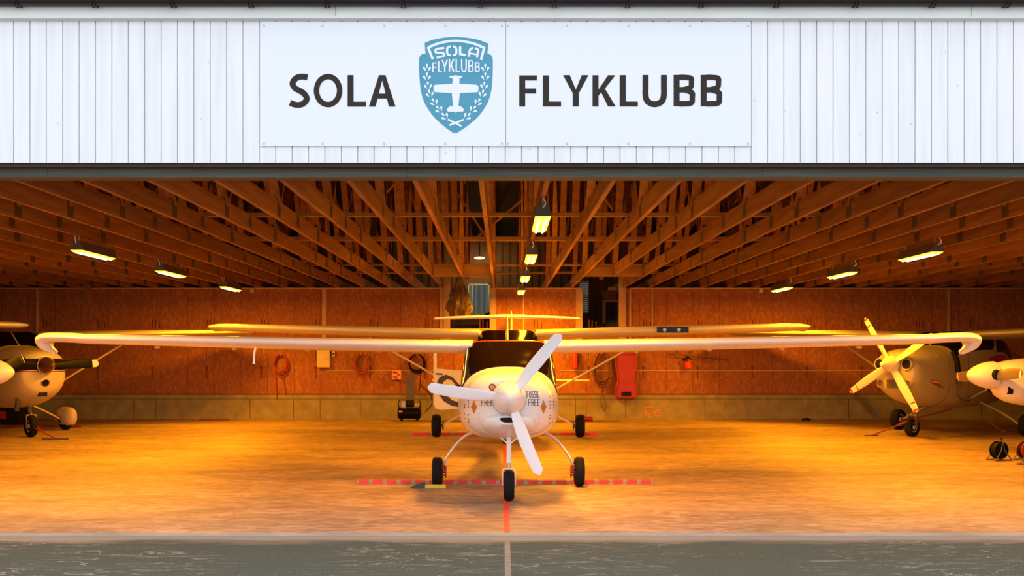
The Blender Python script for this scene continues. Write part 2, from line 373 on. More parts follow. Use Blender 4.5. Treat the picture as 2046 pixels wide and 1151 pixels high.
# ------------------------------------------------------------------ the setting
YF = 9.55; YB = 26.86; XS = 13.2; ZC = 3.07
struct(MB().box((-XS, YF, -0.2), (XS, 30.2, 0)).build('floor', floor_m, flat=True))
struct(MB().box((-30, -6, -0.25), (30, 9.49, -0.012)).build('apron', asphalt_m, flat=True))
sill_m = mat('pale concrete sill', (0.30, 0.28, 0.24), 0.8, var=0.45, vscale=(1.6, 9, 1), detail=8, dark=(0.20, 0.19, 0.16))
o = MB().box((-XS, 9.50, -0.2), (XS, YF, -0.02)); o.box((-XS, 9.49, -0.03), (XS, 9.505, 0.002)); o.box((-XS, 9.54, -0.03), (XS, 9.555, 0.004))
struct(o.build('trim_2', mat('door track steel', (0.55, 0.50, 0.45), 0.45, metal=0.3, var=0.3, vscale=(2, 2, 2)), flat=True))
# back wall: concrete footing, strand board, openings to a storage loft
OPS = [(PX(893, YB), PX(985, YB)), (PX(1157, YB), PX(1243, YB))]
m = MB(); ZK = PZ(787, YB); ZL = 2.12
m.box((-XS, YB, ZK), (XS, YB+0.1, ZL))
xs = [-XS]+[q for p in OPS for q in p]+[XS]
for i in range(0, len(xs), 2): m.box((xs[i], YB, ZL), (xs[i+1], YB+0.1, ZC))
# sheet joints as thin dark strips
struct(m.build('wall_back', osb_m, flat=True))
m = MB(); m.box((-XS, YB-0.015, 0), (XS, YB+0.1, ZK-0.01))
struct(m.build('wall_footing', concrete, flat=True))
m = MB()
for a in (268, 312, 720, 500, 587, 1150, 1250, 1408, 1450, 1695, 1742, 1960, 640):
    x = PX(a, YB); m.box((x-0.006, YB-0.018, 0.02), (x+0.006, YB-0.014, ZK-0.12))
m.box((-XS, YB-0.018, ZK-0.125), (XS, YB-0.014, ZK-0.115)); m.box((-XS, YB-0.022, ZK-0.02), (XS, YB, ZK+0.004))
struct(m.build('trim_3', mat('footing joint', (0.10, 0.05, 0.015), 0.9), flat=True))  # dark joint lines between the concrete footing panels
m = MB()
for a in range(-40, 41):
    x = a*0.62+0.1
    if any(p[0]-0.05 < x < p[1]+0.05 for p in OPS): m.box((x-0.003, YB-0.004, ZK), (x+0.003, YB-0.001, ZL)); continue
    m.box((x-0.003, YB-0.004, ZK), (x+0.003, YB-0.001, ZC-0.06))
struct(m.build('trim_4', mat('sheet joint', (0.12, 0.035, 0.01), 0.9), flat=True))
m = MB()
for a, b in ((-XS, PX(885, YB)), (PX(985, YB), PX(1157, YB)), (PX(1258, YB), XS)): m.box((a, YB-0.05, ZC-0.03), (b, YB-0.001, ZC))
struct(m.build('trim_5', trimwood, flat=True))
for k, (a, w) in enumerate(((75, .05), (648, .09), (653.5, .03), (882, .06), (886, .03), (1259, .04), (1303, .03), (1895, .05), (1046, .03))):
    if a == 653.5: continue
    x = PX(a, YB); struct(MB().box((x-w/2, YB-0.035, 1.62), (x+w/2, YB-0.001, ZC-0.03)).build('trim_%d' % (6+k), trimwood, flat=True))
m = MB()
for a, b in OPS:
    for x in (a, b): m.box((x-0.075, YB-0.06, 1.62), (x+0.075, YB+0.12, ZC if x in (OPS[0][1], OPS[1][0]) else ZC+0.25))
    m.box((a, YB-0.05, ZL-0.1), (b, YB+0.12, ZL))
struct(m.build('trim_20', trimwood, flat=True))
struct(MB().box((-XS-0.15, YF, 0), (-XS, 30.2, 4.4)).build('wall_left', osb_m, flat=True))
struct(MB().box((XS, YF, 0), (XS+0.15, 30.2, 4.4)).build('wall_right', osb_m, flat=True))
# loft behind the openings, rear outer wall with small windows
YR = 30.0
struct(MB().box((-XS, YB+0.1, ZL-0.15), (XS, YR, ZL)).build('floor_loft', wood_cross, flat=True))
wins = [(935, 978, 567, 629), (1156, 1177, 561, 628), (25, 60, 563, 573), (79, 100, 562, 573), (1334, 1346, 561, 574)]
wr = sorted([(PX(a, YR), PX(b, YR), PZ(d, YR), PZ(c, YR)) for a, b, c, d in wins])
m = MB(); x = -XS
for a, b, z0, z1 in wr:
    m.box((x, YR, 0), (a, YR+0.15, 5.2)); m.box((a, YR, 0), (b, YR+0.15, z0)); m.box((a, YR, z1), (b, YR+0.15, 5.2)); x = b
m.box((x, YR, 0), (XS, YR+0.15, 5.2))
struct(m.build('wall_rear', wood_plank, flat=True))
m = MB()
for i in range(-70, 71): m.box((i*0.19-0.006, YR-0.01, ZL), (i*0.19+0.006, YR-0.001, 5.1)) if not any(a-0.01 < i*0.19 < b+0.01 for a, b, _, _ in wr) else None
struct(m.build('trim_21', mat('plank joint', (0.05, 0.025, 0.01), 0.9), flat=True))
m = MB(); m.box((-XS, 33, -0.2), (XS, 33.2, 4.6))
for i in range(-88, 89): m.box((i*0.15-0.03, 32.96, 0), (i*0.15+0.03, 33.0, 4.6))
struct(m.build('neighbour_wall', siding_m, flat=True))
glz = bpy.data.materials.new('clear glazing'); glz.use_nodes = True; nt = glz.node_tree
tr = nt.nodes.new('ShaderNodeBsdfTransparent'); gs = nt.nodes.new('ShaderNodeBsdfGlossy'); gs.inputs['Roughness'].default_value = 0.03; ms = nt.nodes.new('ShaderNodeMixShader')
ms.inputs[0].default_value = 0.06; nt.links.new(tr.outputs[0], ms.inputs[1]); nt.links.new(gs.outputs[0], ms.inputs[2]); nt.links.new(ms.outputs[0], nt.nodes['Material Output'].inputs[0])
for i, (a, b, z0, z1) in enumerate(wr):
    w = struct(MB().box((a, YR+0.06, z0), (b, YR+0.07, z1)).build('window_%d' % (i+1), glz, flat=True))
    fr = MB()
    for q in (a, b-0.03): fr.box((q, YR-0.02, z0), (q+0.03, YR+0.1, z1))
    for q in (z0, z1-0.03): fr.box((a, YR-0.02, q), (b, YR+0.1, q+0.03))
    if b-a > 0.5: fr.box((a+(b-a)*0.18, YR+0.0, z0), (a+(b-a)*0.18+0.03, YR+0.05, z1)); fr.box((a, YR, (z0+z1)/2-0.1), (a+(b-a)*0.18, YR+0.05, (z0+z1)/2-0.07))
    fr.build('window_frame', blind_m if b-a > .5 else trimwood, w, flat=True)
    if abs(a-PX(1156, YR)) < 0.01 or abs(a-PX(1334, YR)) < 0.01:
        bl = MB(); z = z0+0.04
        while z < z1-0.04: bl.box((a+0.03, YR+0.01, z), (b-0.03, YR+0.03, z+0.03)); z += 0.055
        bl.build('blind', blind_m, w, flat=True)
# roof
zt = lambda y: 4.34+(y-9.2)*0.2 if y < 18.2 else 4.34+9.0*0.2-(y-18.2)*0.13
def slab(y0, y1, nm):
    m = MB(); 
    m.loft([[(-XS-.4, y0, zt(y0)), (XS+.4, y0, zt(y0)), (XS+.4, y0, zt(y0)+.15), (-XS-.4, y0, zt(y0)+.15)], [(-XS-.4, y1, zt(y1)), (XS+.4, y1, zt(y1)), (XS+.4, y1, zt(y1)+.15), (-XS-.4, y1, zt(y1)+.15)]])
    struct(m.build(nm, roof_m, flat=True))
slab(9.58, 18.2, 'ceiling'); slab(18.2, 30.6, 'ceiling_rear')
m = MB()
for s in (-1, 1):
    x0, x1 = sorted((s*XS, s*(XS+0.15))); ys = [9.6, 18.2, 30.1]
    m.loft([[(x0, y, 4.39), (x1, y, 4.39), (x1, y, max(zt(y), 4.40)), (x0, y, max(zt(y), 4.40))] for y in ys])
struct(m.build('wall_gable', wood_plank, flat=True))

# ------------------------------------------------------------------ facade
m = MB(); zb = PZ(325, YF); ztop = PZ(30, YF); pw = 32.75*YF/F; x0 = PX(27, YF)
i0 = int((-8-x0)/pw); i1 = int((8-x0)/pw)
for i in range(i0, i1):
    a = x0+i*pw; m.box((a+0.004, YF, zb), (a+pw-0.004, YF+0.025, ztop))
m.box((x0+i0*pw, YF+0.018, zb), (x0+i1*pw, YF+0.04, ztop))
m.box((-XS, YF+0.005, zb+0.0), (x0+i0*pw, YF+0.04, ztop)); m.box((x0+i1*pw, YF+0.005, zb), (XS, YF+0.04, ztop))
struct(m.build('wall_front', board_m, flat=True))
m = MB()
for s in (-1, 1):
    a, b = sorted((s*7.2, s*XS)); m.box((a, YF+0.005, 0), (b, YF+0.10, zb-0.001))
struct(m.build('wall_front_jamb', board_m, flat=True))
m = MB(); m.box((-XS, YF-0.045, PZ(36.5, YF-.045)), (XS, YF, PZ(8, YF))); m.box((-XS, YF-0.02, PZ(42, YF)), (XS, YF, PZ(36.5, YF-.045)))
struct(m.build('trim_30', trim_white, flat=True))
m = MB()
for a in (672, 1937): m.box((PX(a, YF)-0.002, YF-0.0465, PZ(36, YF)), (PX(a, YF)+0.002, YF-0.044, PZ(12, YF)))
struct(m.build('trim_31', mat('trim joint', (0.25, 0.27, 0.25), 0.8), flat=True))
g = MB(); r = 0.05; yc = YF-0.10; zc_ = PZ(10, YF-0.1)+0.045
g.tube([(-XS, yc, zc_), (XS, yc, zc_)], r, 16)
go = tag(g.build('rain_gutter', gutter_m), 'dark brown rain gutter running along the top edge of the white cladding', 'gutter')
for a in (35, 345, 652, 805, 960, 1255, 1402, 1553, 1711, 1865, 2013, 188, 500, 1108):
    x = PX(a, YF-.1)
    for d in (-0.012, 0.012):
        MB().tube(crom([(x+d*.6, yc-0.06, zc_-0.02), (x+d, yc-0.03, zc_-r-0.006), (x+d*1.4, yc+0.04, zc_-r-0.005), (x+d*1.2, YF-0.046, zc_-r+0.01)], 4), 0.005, 6).build('bracket', gutter_m, go)
# eave board above the gutter
struct(MB().box((-XS, YF-0.10, zc_+0.055), (XS, YF+0.02, zc_+0.10)).build('trim_32', gutter_m, flat=True))
struct(MB().box((-XS, YF-0.0, ztop), (XS, YF+0.02, zc_+0.10)).build('trim_33', gutter_m, flat=True))
struct(MB().box((-XS, YF+0.02, PZ(335, YF+.06)), (XS, YF+0.06, zb+0.10)).build('trim_34', brown_board, flat=True))
m = MB(); m.box((-XS, YF+0.10, PZ(354, YF+.10)), (XS, YF+0.30, PZ(337, YF+.10))); struct(m.build('trim_35', grey_beam, flat=True))
struct(MB().box((-XS, YF+0.06, PZ(337, YF+.10)+0.004), (XS, YF+0.30, 4.3)).build('wall_front_inner', wood_plank, flat=True))
m = MB()
for a in (95, 812, 1524): m.box((PX(a, YF+.1)-0.002, YF+0.099, PZ(354, YF+.10)), (PX(a, YF+.1)+0.002, YF+0.101, PZ(337, YF+.1)))
struct(m.build('trim_36', gutter_m, flat=True))

# ------------------------------------------------------------------ the sign
S0 = YF-0.012
sign = empty('club_sign', (0, 0, 0), 0, 'wide white board over the hangar door reading SOLA FLYKLUBB with a blue shield', 'sign')
def Q(px, py): return (PX(px, YF), PZ(py, YF))
def rect(x0, y0, x1, y1): a = Q(x0, y0); b = Q(x1, y1); return [(a[0], b[1]), (b[0], b[1]), (b[0], a[1]), (a[0], a[1])]
MB().prism(rect(521, 45, 1010.2, 292), S0, YF-0.001).build('panel', sign_m, sign, flat=True)
MB().prism(rect(1011.2, 45.5, 1500, 292.5), S0, YF-0.001).build('panel', sign_m, sign, flat=True)
for a in (528, 645, 768, 890, 1003, 1015, 1133, 1255, 1378, 1494):
    for b in (52, 287.5):
        q = Q(a, b); MB().lathe([(-0.004, 0.004), (-0.003, 0.009), (0.001, 0.009)], (q[0], S0, q[1]), n=10).build('screw', steel, sign)
def stroke(mb, pts, w, y0, y1, tf):
    mb.k = getattr(mb, 'k', 0)+1; y0 = y0-0.00012*mb.k
    """pts list of 2D points in picture-board units; flat ribbon with mitred joints, extruded"""
    n = len(pts); L = []; R = []
    for i in range(n):
        a = Vector(pts[max(i-1, 0)]); b = Vector(pts[i]); c = Vector(pts[min(i+1, n-1)])
        d0 = (b-a) if i > 0 else (c-b); d1 = (c-b) if i < n-1 else (b-a)
        d0.normalize(); d1.normalize(); n0 = Vector((-d0.y, d0.x)); n1 = Vector((-d1.y, d1.x)); mm = (n0+n1)
        if mm.length < 1e-4: mm = n0.copy()
        mm.normalize(); k = min(1/max(mm.dot(n0), 0.3), 2.5)*w/2
        L.append(tf(b.x+mm.x*k, b.y+mm.y*k)); R.append(tf(b.x-mm.x*k, b.y-mm.y*k))
    for i in range(n-1): mb.prism([L[i], L[i+1], R[i+1], R[i]], y0, y1)
def c2(pts, k=7): return [(p.x, p.y) for p in crom([(a, b, 0) for a, b in pts], k)]
# letters in a unit box (0..1, 0 top .. 1 bottom); wx, wy = stroke widths in box units
def glyph(mb, ch, x0, y0, x1, y1, w, depth, tf, hw=None):
    hw = hw or w*0.82; X = x1-x0; Y = y1-y0
    def S(pts, ww): stroke(mb, [(x, y) for x, y in pts], ww, depth[0], depth[1], tf)
    def poly(pts): mb.prism([tf(x, y) for x, y in pts], depth[0], depth[1])
    if ch == 'L': S([(x0+w/2, y0), (x0+w/2, y1)], w); S([(x0+w, y1-hw/2), (x1, y1-hw/2)], hw)
    elif ch == 'F': S([(x0+w/2, y0), (x0+w/2, y1)], w); S([(x0+w, y0+hw/2), (x1, y0+hw/2)], hw); S([(x0+w, y0+Y*.50), (x1-X*.05, y0+Y*.50)], hw)
    elif ch == 'Y':
        m_ = (x0+x1)/2; v = w*1.12
        poly([(x0, y0), (x0+v, y0), (m_, y0+Y*.46), (x1-v, y0), (x1, y0), (m_+w/2, y0+Y*.58), (m_+w/2, y1), (m_-w/2, y1), (m_-w/2, y0+Y*.58)])
    elif ch == 'K':
        S([(x0+w/2, y0), (x0+w/2, y1)], w); v = w*1.22
        poly([(x0+w, y0+Y*.46), (x1-v, y0), (x1, y0), (x0+X*.54, y0+Y*.43), (x1+X*.02, y1), (x1-v, y1), (x0+w+X*.12, y0+Y*.545), (x0+w, y0+Y*.66)])
    elif ch == 'U':
        S(c2([(x0+w/2, y0), (x0+w/2, y0+Y*.35), (x0+w/2, y0+Y*.62), (x0+w/2+X*.06, y0+Y*.80), (x0+w/2+X*.20, y1-hw*.72), ((x0+x1)/2, y1-hw/2), (x1-w/2-X*.20, y1-hw*.72), (x1-w/2-X*.06, y0+Y*.80), (x1-w/2, y0+Y*.62), (x1-w/2, y0+Y*.35), (x1-w/2, y0)]), w)
    elif ch == 'B':
        S([(x0+w/2, y0), (x0+w/2, y1)], w); a = hw/2
        S(c2([(x0+w*.9, y0+a), (x0+X*.5, y0+a), (x0+X*.80, y0+Y*.11), (x1-w/2-X*.04, y0+Y*.245), (x0+X*.78, y0+Y*.39), (x0+X*.48, y0+Y*.465), (x0+w*.9, y0+Y*.47)]), hw*1.08)
        S(c2([(x0+w*.9, y0+Y*.48), (x0+X*.52, y0+Y*.48), (x0+X*.84, y0+Y*.57), (x1-w/2, y0+Y*.725), (x0+X*.82, y0+Y*.89), (x0+X*.5, y1-a), (x0+w*.9, y1-a)]), hw*1.12)
    elif ch == 'O':
        cx = (x0+x1)/2; cy = (y0+y1)/2
        pts = [(cx+(X/2-w/2)*math.cos(t), cy+(Y/2-hw/2)*math.sin(t)) for t in [2*math.pi*i/40 for i in range(41)]]
        S(pts, (w+hw)/2)
    elif ch == 'A':
        m_ = (x0+x1)/2; v = w*1.1; t = w*.55
        poly([(x0, y1), (m_-t, y0), (m_, y0), (m_, y0+Y*.16), (x0+v, y1)]); poly([(m_, y0+Y*.16), (m_, y0), (m_+t, y0), (x1, y1), (x1-v, y1)])
        S([(x0+X*.26, y0+Y*.665), (x1-X*.26, y0+Y*.665)], hw)
    elif ch == 'S':
        n = [(.90, .10), (.66, .075), (.36, .11), (.155, .27), (.27, .42), (.50, .50), (.74, .60), (.86, .76), (.66, .905), (.34, .935), (.03, .87)]
        S(c2([(x0+X*a, y0+Y*b) for a, b in n]), w*.98)
D = (S0-0.003, S0+0.001)
for ch, a, b, c, d in (('S', 579, 149, 619, 214.5), ('O', 627, 149, 685, 214.5), ('L', 695, 151, 731.7, 213.6), ('A', 737.5, 151, 790.5, 213.6),
                       ('F', 1037.5, 151.6, 1072.7, 213.3), ('L', 1084.7, 151.6, 1120.8, 213.3), ('Y', 1125, 151, 1175.5, 213.3), ('K', 1183.7, 151.2, 1229, 213.3),
                       ('L', 1238, 151, 1274, 213.3), ('U', 1283.4, 150.7, 1332, 213.8), ('B', 1345.5, 150.5, 1388.5, 212.8), ('B', 1399.5, 150.5, 1442.5, 212.8)):
    mb = MB(); glyph(mb, ch, a, b, c, d, 11.8, D, Q); lab(mb.build('letter', letter_m, sign, flat=True), 'dark letter '+ch)
Zm = lambda x, y: Q(800+x/4.604, 40+y/4.604)
out = [(225,215),(300,186),(400,167),(510,160),(620,168),(720,187),(810,222),(800,312),(826,320),(842,338),(850,370),(850,440),(848,520),(838,640),(815,730),(780,803),(720,885),(640,958),(560,1015),(505,1042),(450,1015),(370,952),(300,882),(240,795),(205,715),(185,620),(175,500),(170,400),(175,345),(195,320),(232,312)]
out = c2(out[0:7], 3)[:-1]+out[6:8]+c2(out[8:-3], 3)[:-1]+out[-3:]
emb = lab(MB().prism([Zm(a, b) for a, b in out], S0-0.0025, S0+0.001).build('emblem', blue_m, sign, flat=True), 'blue shield emblem with wreath and white airplane')
D2 = (S0-0.0045, S0-0.002)
mb = MB(); stroke(mb, [(300, 368), (258, 262)]+c2([(258, 258), (330, 227), (420, 205), (510, 197), (600, 205), (690, 227), (770, 262)], 5)[1:]+[(742, 372)], 23, *D2, Zm)
mb.build('ribbon', sign_m, emb, flat=True)
mb = MB()
stroke(mb, c2([(404, 262), (345, 270), (322, 284), (332, 304), (385, 306), (404, 322), (392, 338), (333, 350)], 4), 20, *D2, Zm)
stroke(mb, c2([(465, 248), (438, 256), (430, 290), (438, 322), (465, 326)], 4), 20, *D2, Zm); stroke(mb, c2([(484, 248), (508, 256), (516, 290), (508, 322), (484, 326)], 4), 20, *D2, Zm)
stroke(mb, [(550, 246), (550, 318), (606, 328)], 21, *D2, Zm)
stroke(mb, c2([(630, 342), (638, 285), (655, 266), (672, 264)], 4), 20, *D2, Zm); stroke(mb, c2([(686, 265), (708, 272), (716, 292), (704, 352)], 4), 20, *D2, Zm); stroke(mb, [(640, 312), (706, 322)], 16, *D2, Zm)
mb.build('lettering', sign_m, emb, flat=True)
mb = MB()
for ch, a, b, c, d in (('F', 293, 396, 334, 484), ('L', 346, 384, 384, 482), ('Y', 380, 372, 438, 482), ('K', 446, 364, 499, 481), ('L', 508, 361, 550, 481), ('U', 558, 366, 612, 484), ('B', 624, 375, 674, 483), ('B', 685, 394, 731, 483)):
    glyph(mb, ch, a, b, c, d, 13, D2, Zm)
mb.build('lettering', sign_m, emb, flat=True)
pl = [(450,522),(505,515),(510,510),(515,515),(570,522),(566,536),(545,541),(543,592),(620,594),(700,600),(718,610),(718,660),(705,669),(547,677),(543,720),(535,793),(562,802),(580,818),(583,843),(560,848),(520,848),(510,860),(500,848),(440,847),(430,840),(432,818),(452,800),(485,793),(478,720),(474,677),(320,668),(306,658),(306,612),(320,600),(478,592),(483,541),(455,536)]
MB().prism([Zm(a, b) for a, b in pl], *D2).build('airplane_silhouette', sign_m, emb, flat=True)
mb = MB()
def drop(cx, cy, ang, L=50, w=10.5):
    pts = []
    for i in range(15):
        t = i/14*math.pi*1.5-math.pi*.25; pts.append((math.cos(t)*w, -L*.62-math.sin(t)*w*1.25))
    pts = [(0, 0)]+pts
    c, s = math.cos(ang), math.sin(ang)
    mb.prism([Zm(cx+x*c-y*s, cy+x*s+y*c) for x, y in pts], *D2)
for x, y, a in ((245, 470, 0), (245, 550, 0), (256, 632, -4), (274, 706, -14), (316, 782, -28), (362, 846, -36), (416, 908, -44)):
    for s in (1, -1):
        cx = x if s == 1 else 1026-x; r_ = math.radians(a*s); y_ = y-12
        def rot(u, v): return cx+u*math.cos(r_)-v*math.sin(r_), y_+u*math.sin(r_)+v*math.cos(r_)
        p_ = rot(0, -6); drop(p_[0], p_[1], r_, 52, 10)
        for q in (-1, 1): p_ = rot(q*8, 20); drop(p_[0], p_[1], r_+math.radians(31*q), 56, 10.5)
stroke(mb, [(438, 918), (562, 980)], 17, *D2, Zm); stroke(mb, [(585, 920), (452, 972)], 17, *D2, Zm)
mb.build('wreath', sign_m, emb, flat=True)

# ------------------------------------------------------------------ roof trusses
YN = [10.2, 13.35, 16.2, 19.7, 22.75, 25.9]; YT = [10.2, 12.0, 14.9, 17.9, 21.3, 24.5, 27.4]
tt = 0.048
def truss_parts(parent, yend=29.9):
    lst = []
    lst.append(MB().box((-tt/2, 9.86, ZC), (tt/2, yend, ZC+0.198)).build('bottom_chord', wood, parent, flat=True))
    top = MB(); ys = [9.86, 18.2, 29.9]
    top.loft([[(-tt/2, y, zt(y)-0.20), (tt/2, y, zt(y)-0.20), (tt/2, y, zt(y)-0.01), (-tt/2, y, zt(y)-0.01)] for y in ys]); lst.append(top.build('top_chord', wood, parent, flat=True))
    nb = [y for y in YN]
    prs = [(nb[0], YT[0])]+[(nb[i], YT[i+1]) for i in range(6)]+[(nb[i], YT[i]) for i in range(1, 6)]
    for a, b in prs:
        lst.append(MB().bar((0, a, ZC+0.15), (0, b, zt(b)-0.12), 0.046, 0.098, Vector((1, 0, 0))).build('web', wood, parent, flat=True))
    for y in nb:
        if y < yend: lst.append(MB().box((-tt/2-0.003, y-0.09, ZC+0.012), (tt/2+0.003, y+0.09, ZC+0.235)).build('nail_plate', plate_m, parent, flat=True))
    for y in (14.6, 20.9):
        if y < yend: lst.append(MB().box((-tt/2-0.003, y-0.08, ZC+0.03), (tt/2+0.003, y+0.08, ZC+0.17)).build('nail_plate', plate_m, parent, flat=True))
    return lst
NUM = ['first', 'second', 'third', 'fourth', 'fifth', 'sixth', 'seventh', 'eighth', 'ninth', 'tenth', 'eleventh', 'twelfth', 'thirteenth', 'fourteenth', 'fifteenth', 'sixteenth', 'seventeenth', 'eighteenth', 'nineteenth', 'twentieth', 'twenty-first', 'twenty-second']
TX = lambda k: -0.196+0.605*k
G = 'timber roof trusses over the hangar'
def tlabel(k):
    if k <= 0: return 'timber roof truss, %s left of the central lamp row' % NUM[-k]
    if k == 1: return 'timber roof truss carrying the central row of four lamps'
    return 'timber roof truss, %s right of the central lamp row' % NUM[k-2]
base = None; short = None
for k in range(-20, 22):
    if k in (-1, 4):
        t = empty('roof_truss', (TX(k), 0, 0), 0, tlabel(k)+', ending at a cross beam', 'roof truss', G); truss_parts(t, 23.08)
    elif base is None:
        base = t = empty('roof_truss', (TX(k), 0, 0), 0, tlabel(k), 'roof truss', G); truss_parts(t)
    else:
        t = copy_tree(base); t.location.x = TX(k); t['label'] = tlabel(k)
for k, y in ((-1, 23.1), (4, 23.1)):
    MBo = MB().box((TX(k-1)+0.03, y, ZC), (TX(k+1)-0.03, y+0.048, ZC+0.2)).build('trimmer_beam', wood_cross, flat=True)
    tag(MBo, 'short cross beam over the %s loft opening' % ('left' if k < 0 else 'right'), 'beam', 'cross beams over the loft openings')
for i, (y, h, d) in enumerate(((14.8, .048, 'nearest the door'), (17.9, .06, 'second from the door'), (22.9, .04, 'third from the door'), (25.0, .04, 'nearest the back wall'))):
    o = MB().box((-12.5, y, ZC+0.2), (12.8, y+0.098, ZC+0.2+h)).build('lateral_batten', wood_cross, flat=True)
    tag(o, 'long timber batten lying across the trusses, '+d, 'batten', 'battens across the trusses')
for (a, b, d) in (((898, 362), (988, 500), 'left of the middle falling to the right'), ((946, 480), (1072, 376), 'crossing the middle rising to the right'), ((1200, 388), (1236, 432), 'right of the lamps, short'), ((764, 392), (790, 366), 'left of the middle, short')):
    y = 19.2 if a[0] != 946 else 19.28; o = MB().bar(P(*a, y), P(*b, y), 0.03, 0.075, Vector((0, 1, 0))).build('diagonal_brace', wood_cross, flat=True)
    tag(o, 'diagonal timber brace among the trusses, '+d, 'brace', 'diagonal braces among the trusses')

# ------------------------------------------------------------------ lamps
def lamp(x, y, label, idx):
    t = empty('hanging_lamp', (x, y, ZC-0.13), 0, label, 'lamp', 'long industrial lamps under the trusses')
    L = 1.35; w = 0.17
    m = MB(); m.loft([[(-w/2, s, -0.06), (w/2, s, -0.06), (w/2-0.03, s, 0.06), (-w/2+0.03, s, 0.06)] for s in (-L/2, L/2)]); m.build('housing', housing, t, flat=True)
    m = MB(); m.loft([[(-w/2+0.005, s*(L/2-.01), -0.062), (w/2-0.005, s*(L/2-.01), -0.062), (w/2-0.025, s*(L/2-.05), -0.085), (-w/2+0.025, s*(L/2-.05), -0.085)] for s in (-1, 1)]); m.build('diffuser', diff_m, t, flat=True)
    for dx in (-0.035, 0.035): MB().tube([(dx, -L/2+0.08, -0.087), (dx, L/2-0.08, -0.087)], 0.012, 8).build('tube', tube_m, t)
    for s in (-1, 1): MB().tube([(0, s*L*0.42, 0.055), (0, s*L*0.42, 0.13)], 0.008, 6).build('hanger', steel, t)
    MB().tube(crom([(0.0, -L/2, 0.03), (0.02, -L/2-0.07, 0.06), (0.0, -L/2-0.05, 0.12)], 5), 0.008, 6).build('cable', trim_white, t)
    ld = bpy.data.lights.new('lamp_light', 'AREA'); ld.shape = 'RECTANGLE'; ld.size = w*0.9; ld.size_y = L*0.9; ld.energy = LAMP_W; ld.color = LAMP_COL
    lo = bpy.data.objects.new('lamp_light', ld); COL.objects.link(lo); lo.parent = t; lo.location = (0, 0, -0.105)
for i, y in enumerate((12.25, 16.6, 20.9, 25.2)):
    lamp(TX(1), y, 'glowing yellow lamp in the central row, '+('nearest the door', 'second from the door', 'third from the door', 'nearest the back wall')[i], i)
for i, y in enumerate((11.8, 15.9, 19.6, 23.9)):
    lamp(TX(-9), y, 'glowing yellow lamp in the left row, '+('nearest the door', 'second from the door', 'third from the door', 'nearest the back wall')[i], i)
    lamp(TX(10), y+0.25, 'glowing yellow lamp in the right row, '+('nearest the door', 'second from the door', 'third from the door', 'nearest the back wall')[i], i)
t = P(958, 517, 29.2); o = MB().lathe([(0, 0.02), (0.0, 0.13), (0.04, 0.13), (0.05, 0.05)], t, Vector((0, 0, 1)), 20).build('loft_lamp', smalllamp)
tag(o, 'small round pale lamp glowing beyond the left loft opening', 'lamp')
ld = bpy.data.lights.new('loft_lamp_light', 'POINT'); ld.energy = 28; ld.color = (1.0, 0.62, 0.25); ld.shadow_soft_size = 0.06
lo = bpy.data.objects.new('loft_lamp_light', ld); COL.objects.link(lo); lo.location = t-Vector((0, 0, .08)); lo.parent = o
lr = MB().box((t.x-0.02, t.y-0.02, t.z+0.05), (t.x+0.02, t.y+0.02, zt(t.y)-0.01)).build('stem', darksteel, o); 

# ------------------------------------------------------------------ projecting flat marks on curved skin
def project(mb_pts_obj, bvh, lift=0.004):
    me = mb_pts_obj.data
    bm = bmesh.new(); bm.from_mesh(me); bmesh.ops.triangulate(bm, faces=bm.faces)
    for _ in range(3):
        e = [x for x in bm.edges if x.calc_length() > 0.02]
        if e: bmesh.ops.subdivide_edges(bm, edges=e, cuts=1)
    bmesh.ops.triangulate(bm, faces=bm.faces); bm.to_mesh(me); bm.free()
    for v in me.vertices:
        h = bvh.ray_cast(Vector((v.co.x, -5, v.co.z)), Vector((0, 1, 0)))
        if h[0] is not None: v.co = h[0]-Vector((0, lift, 0))
def bvh_of(o): 
    m = o.data; return BVHTree.FromPolygons([v.co.copy() for v in m.vertices], [tuple(p.vertices) for p in m.polygons])
def flat(polys): 
    mb = MB()
    for p in polys:
        b = len(mb.v); mb.v += [Vector((x, 0, z)) for x, z in p]; mb.f.append(tuple(range(b, b+len(p))))
    return mb
def text_strokes(s, x0, z1, h, w, sw):
    """simple sans strokes -> list of quads in XZ; returns polys"""
    GL = {'F': [[(0,0),(0,1)],[(0,0),(1,0)],[(0,.48),(.8,.48)]], 'O': [[(.5,0),(.1,.15),(0,.5),(.1,.85),(.5,1),(.9,.85),(1,.5),(.9,.15),(.5,0)]], 'S': [[(1,.08),(.4,0),(.05,.2),(.3,.45),(.8,.58),(.95,.82),(.5,1),(0,.92)]],
          'I': [[(.5,0),(.5,1)]], 'L': [[(0,0),(0,1)],[(0,1),(.9,1)]], 'R': [[(0,0),(0,1)],[(0,0),(.7,0),(1,.25),(.7,.5),(0,.5)],[(.5,.5),(1,1)]], 'E': [[(0,0),(0,1)],[(0,0),(.9,0)],[(0,.48),(.8,.48)],[(0,1),(.9,1)]],
          '-': [[(0,.5),(1,.5)]], 'Z': [[(0,0),(1,0),(0,1),(1,1)]], 'i': [[(.5,.3),(.5,1)],[(.5,0),(.5,.1)]], 'G': [[(1,.1),(.5,0),(0,.5),(.4,1),(1,.9),(1,.55),(.6,.55)]]}
    out = []; x = x0
    for ch in s:
        cw = w*(0.35 if ch in 'Ii' else 1)
        for st in GL.get(ch, []):
            for (a, b), (c, d) in zip(st[:-1], st[1:]):
                p = Vector((x+a*cw, z1-b*h)); q = Vector((x+c*cw, z1-d*h)); e = (q-p).normalized(); n = Vector((-e.y, e.x))*sw/2
                p = p-e*sw*.3; q = q+e*sw*.3
                out.append([tuple(p+n), tuple(q+n), tuple(q-n), tuple(p-n)])
        x += cw+w*0.42
    return out

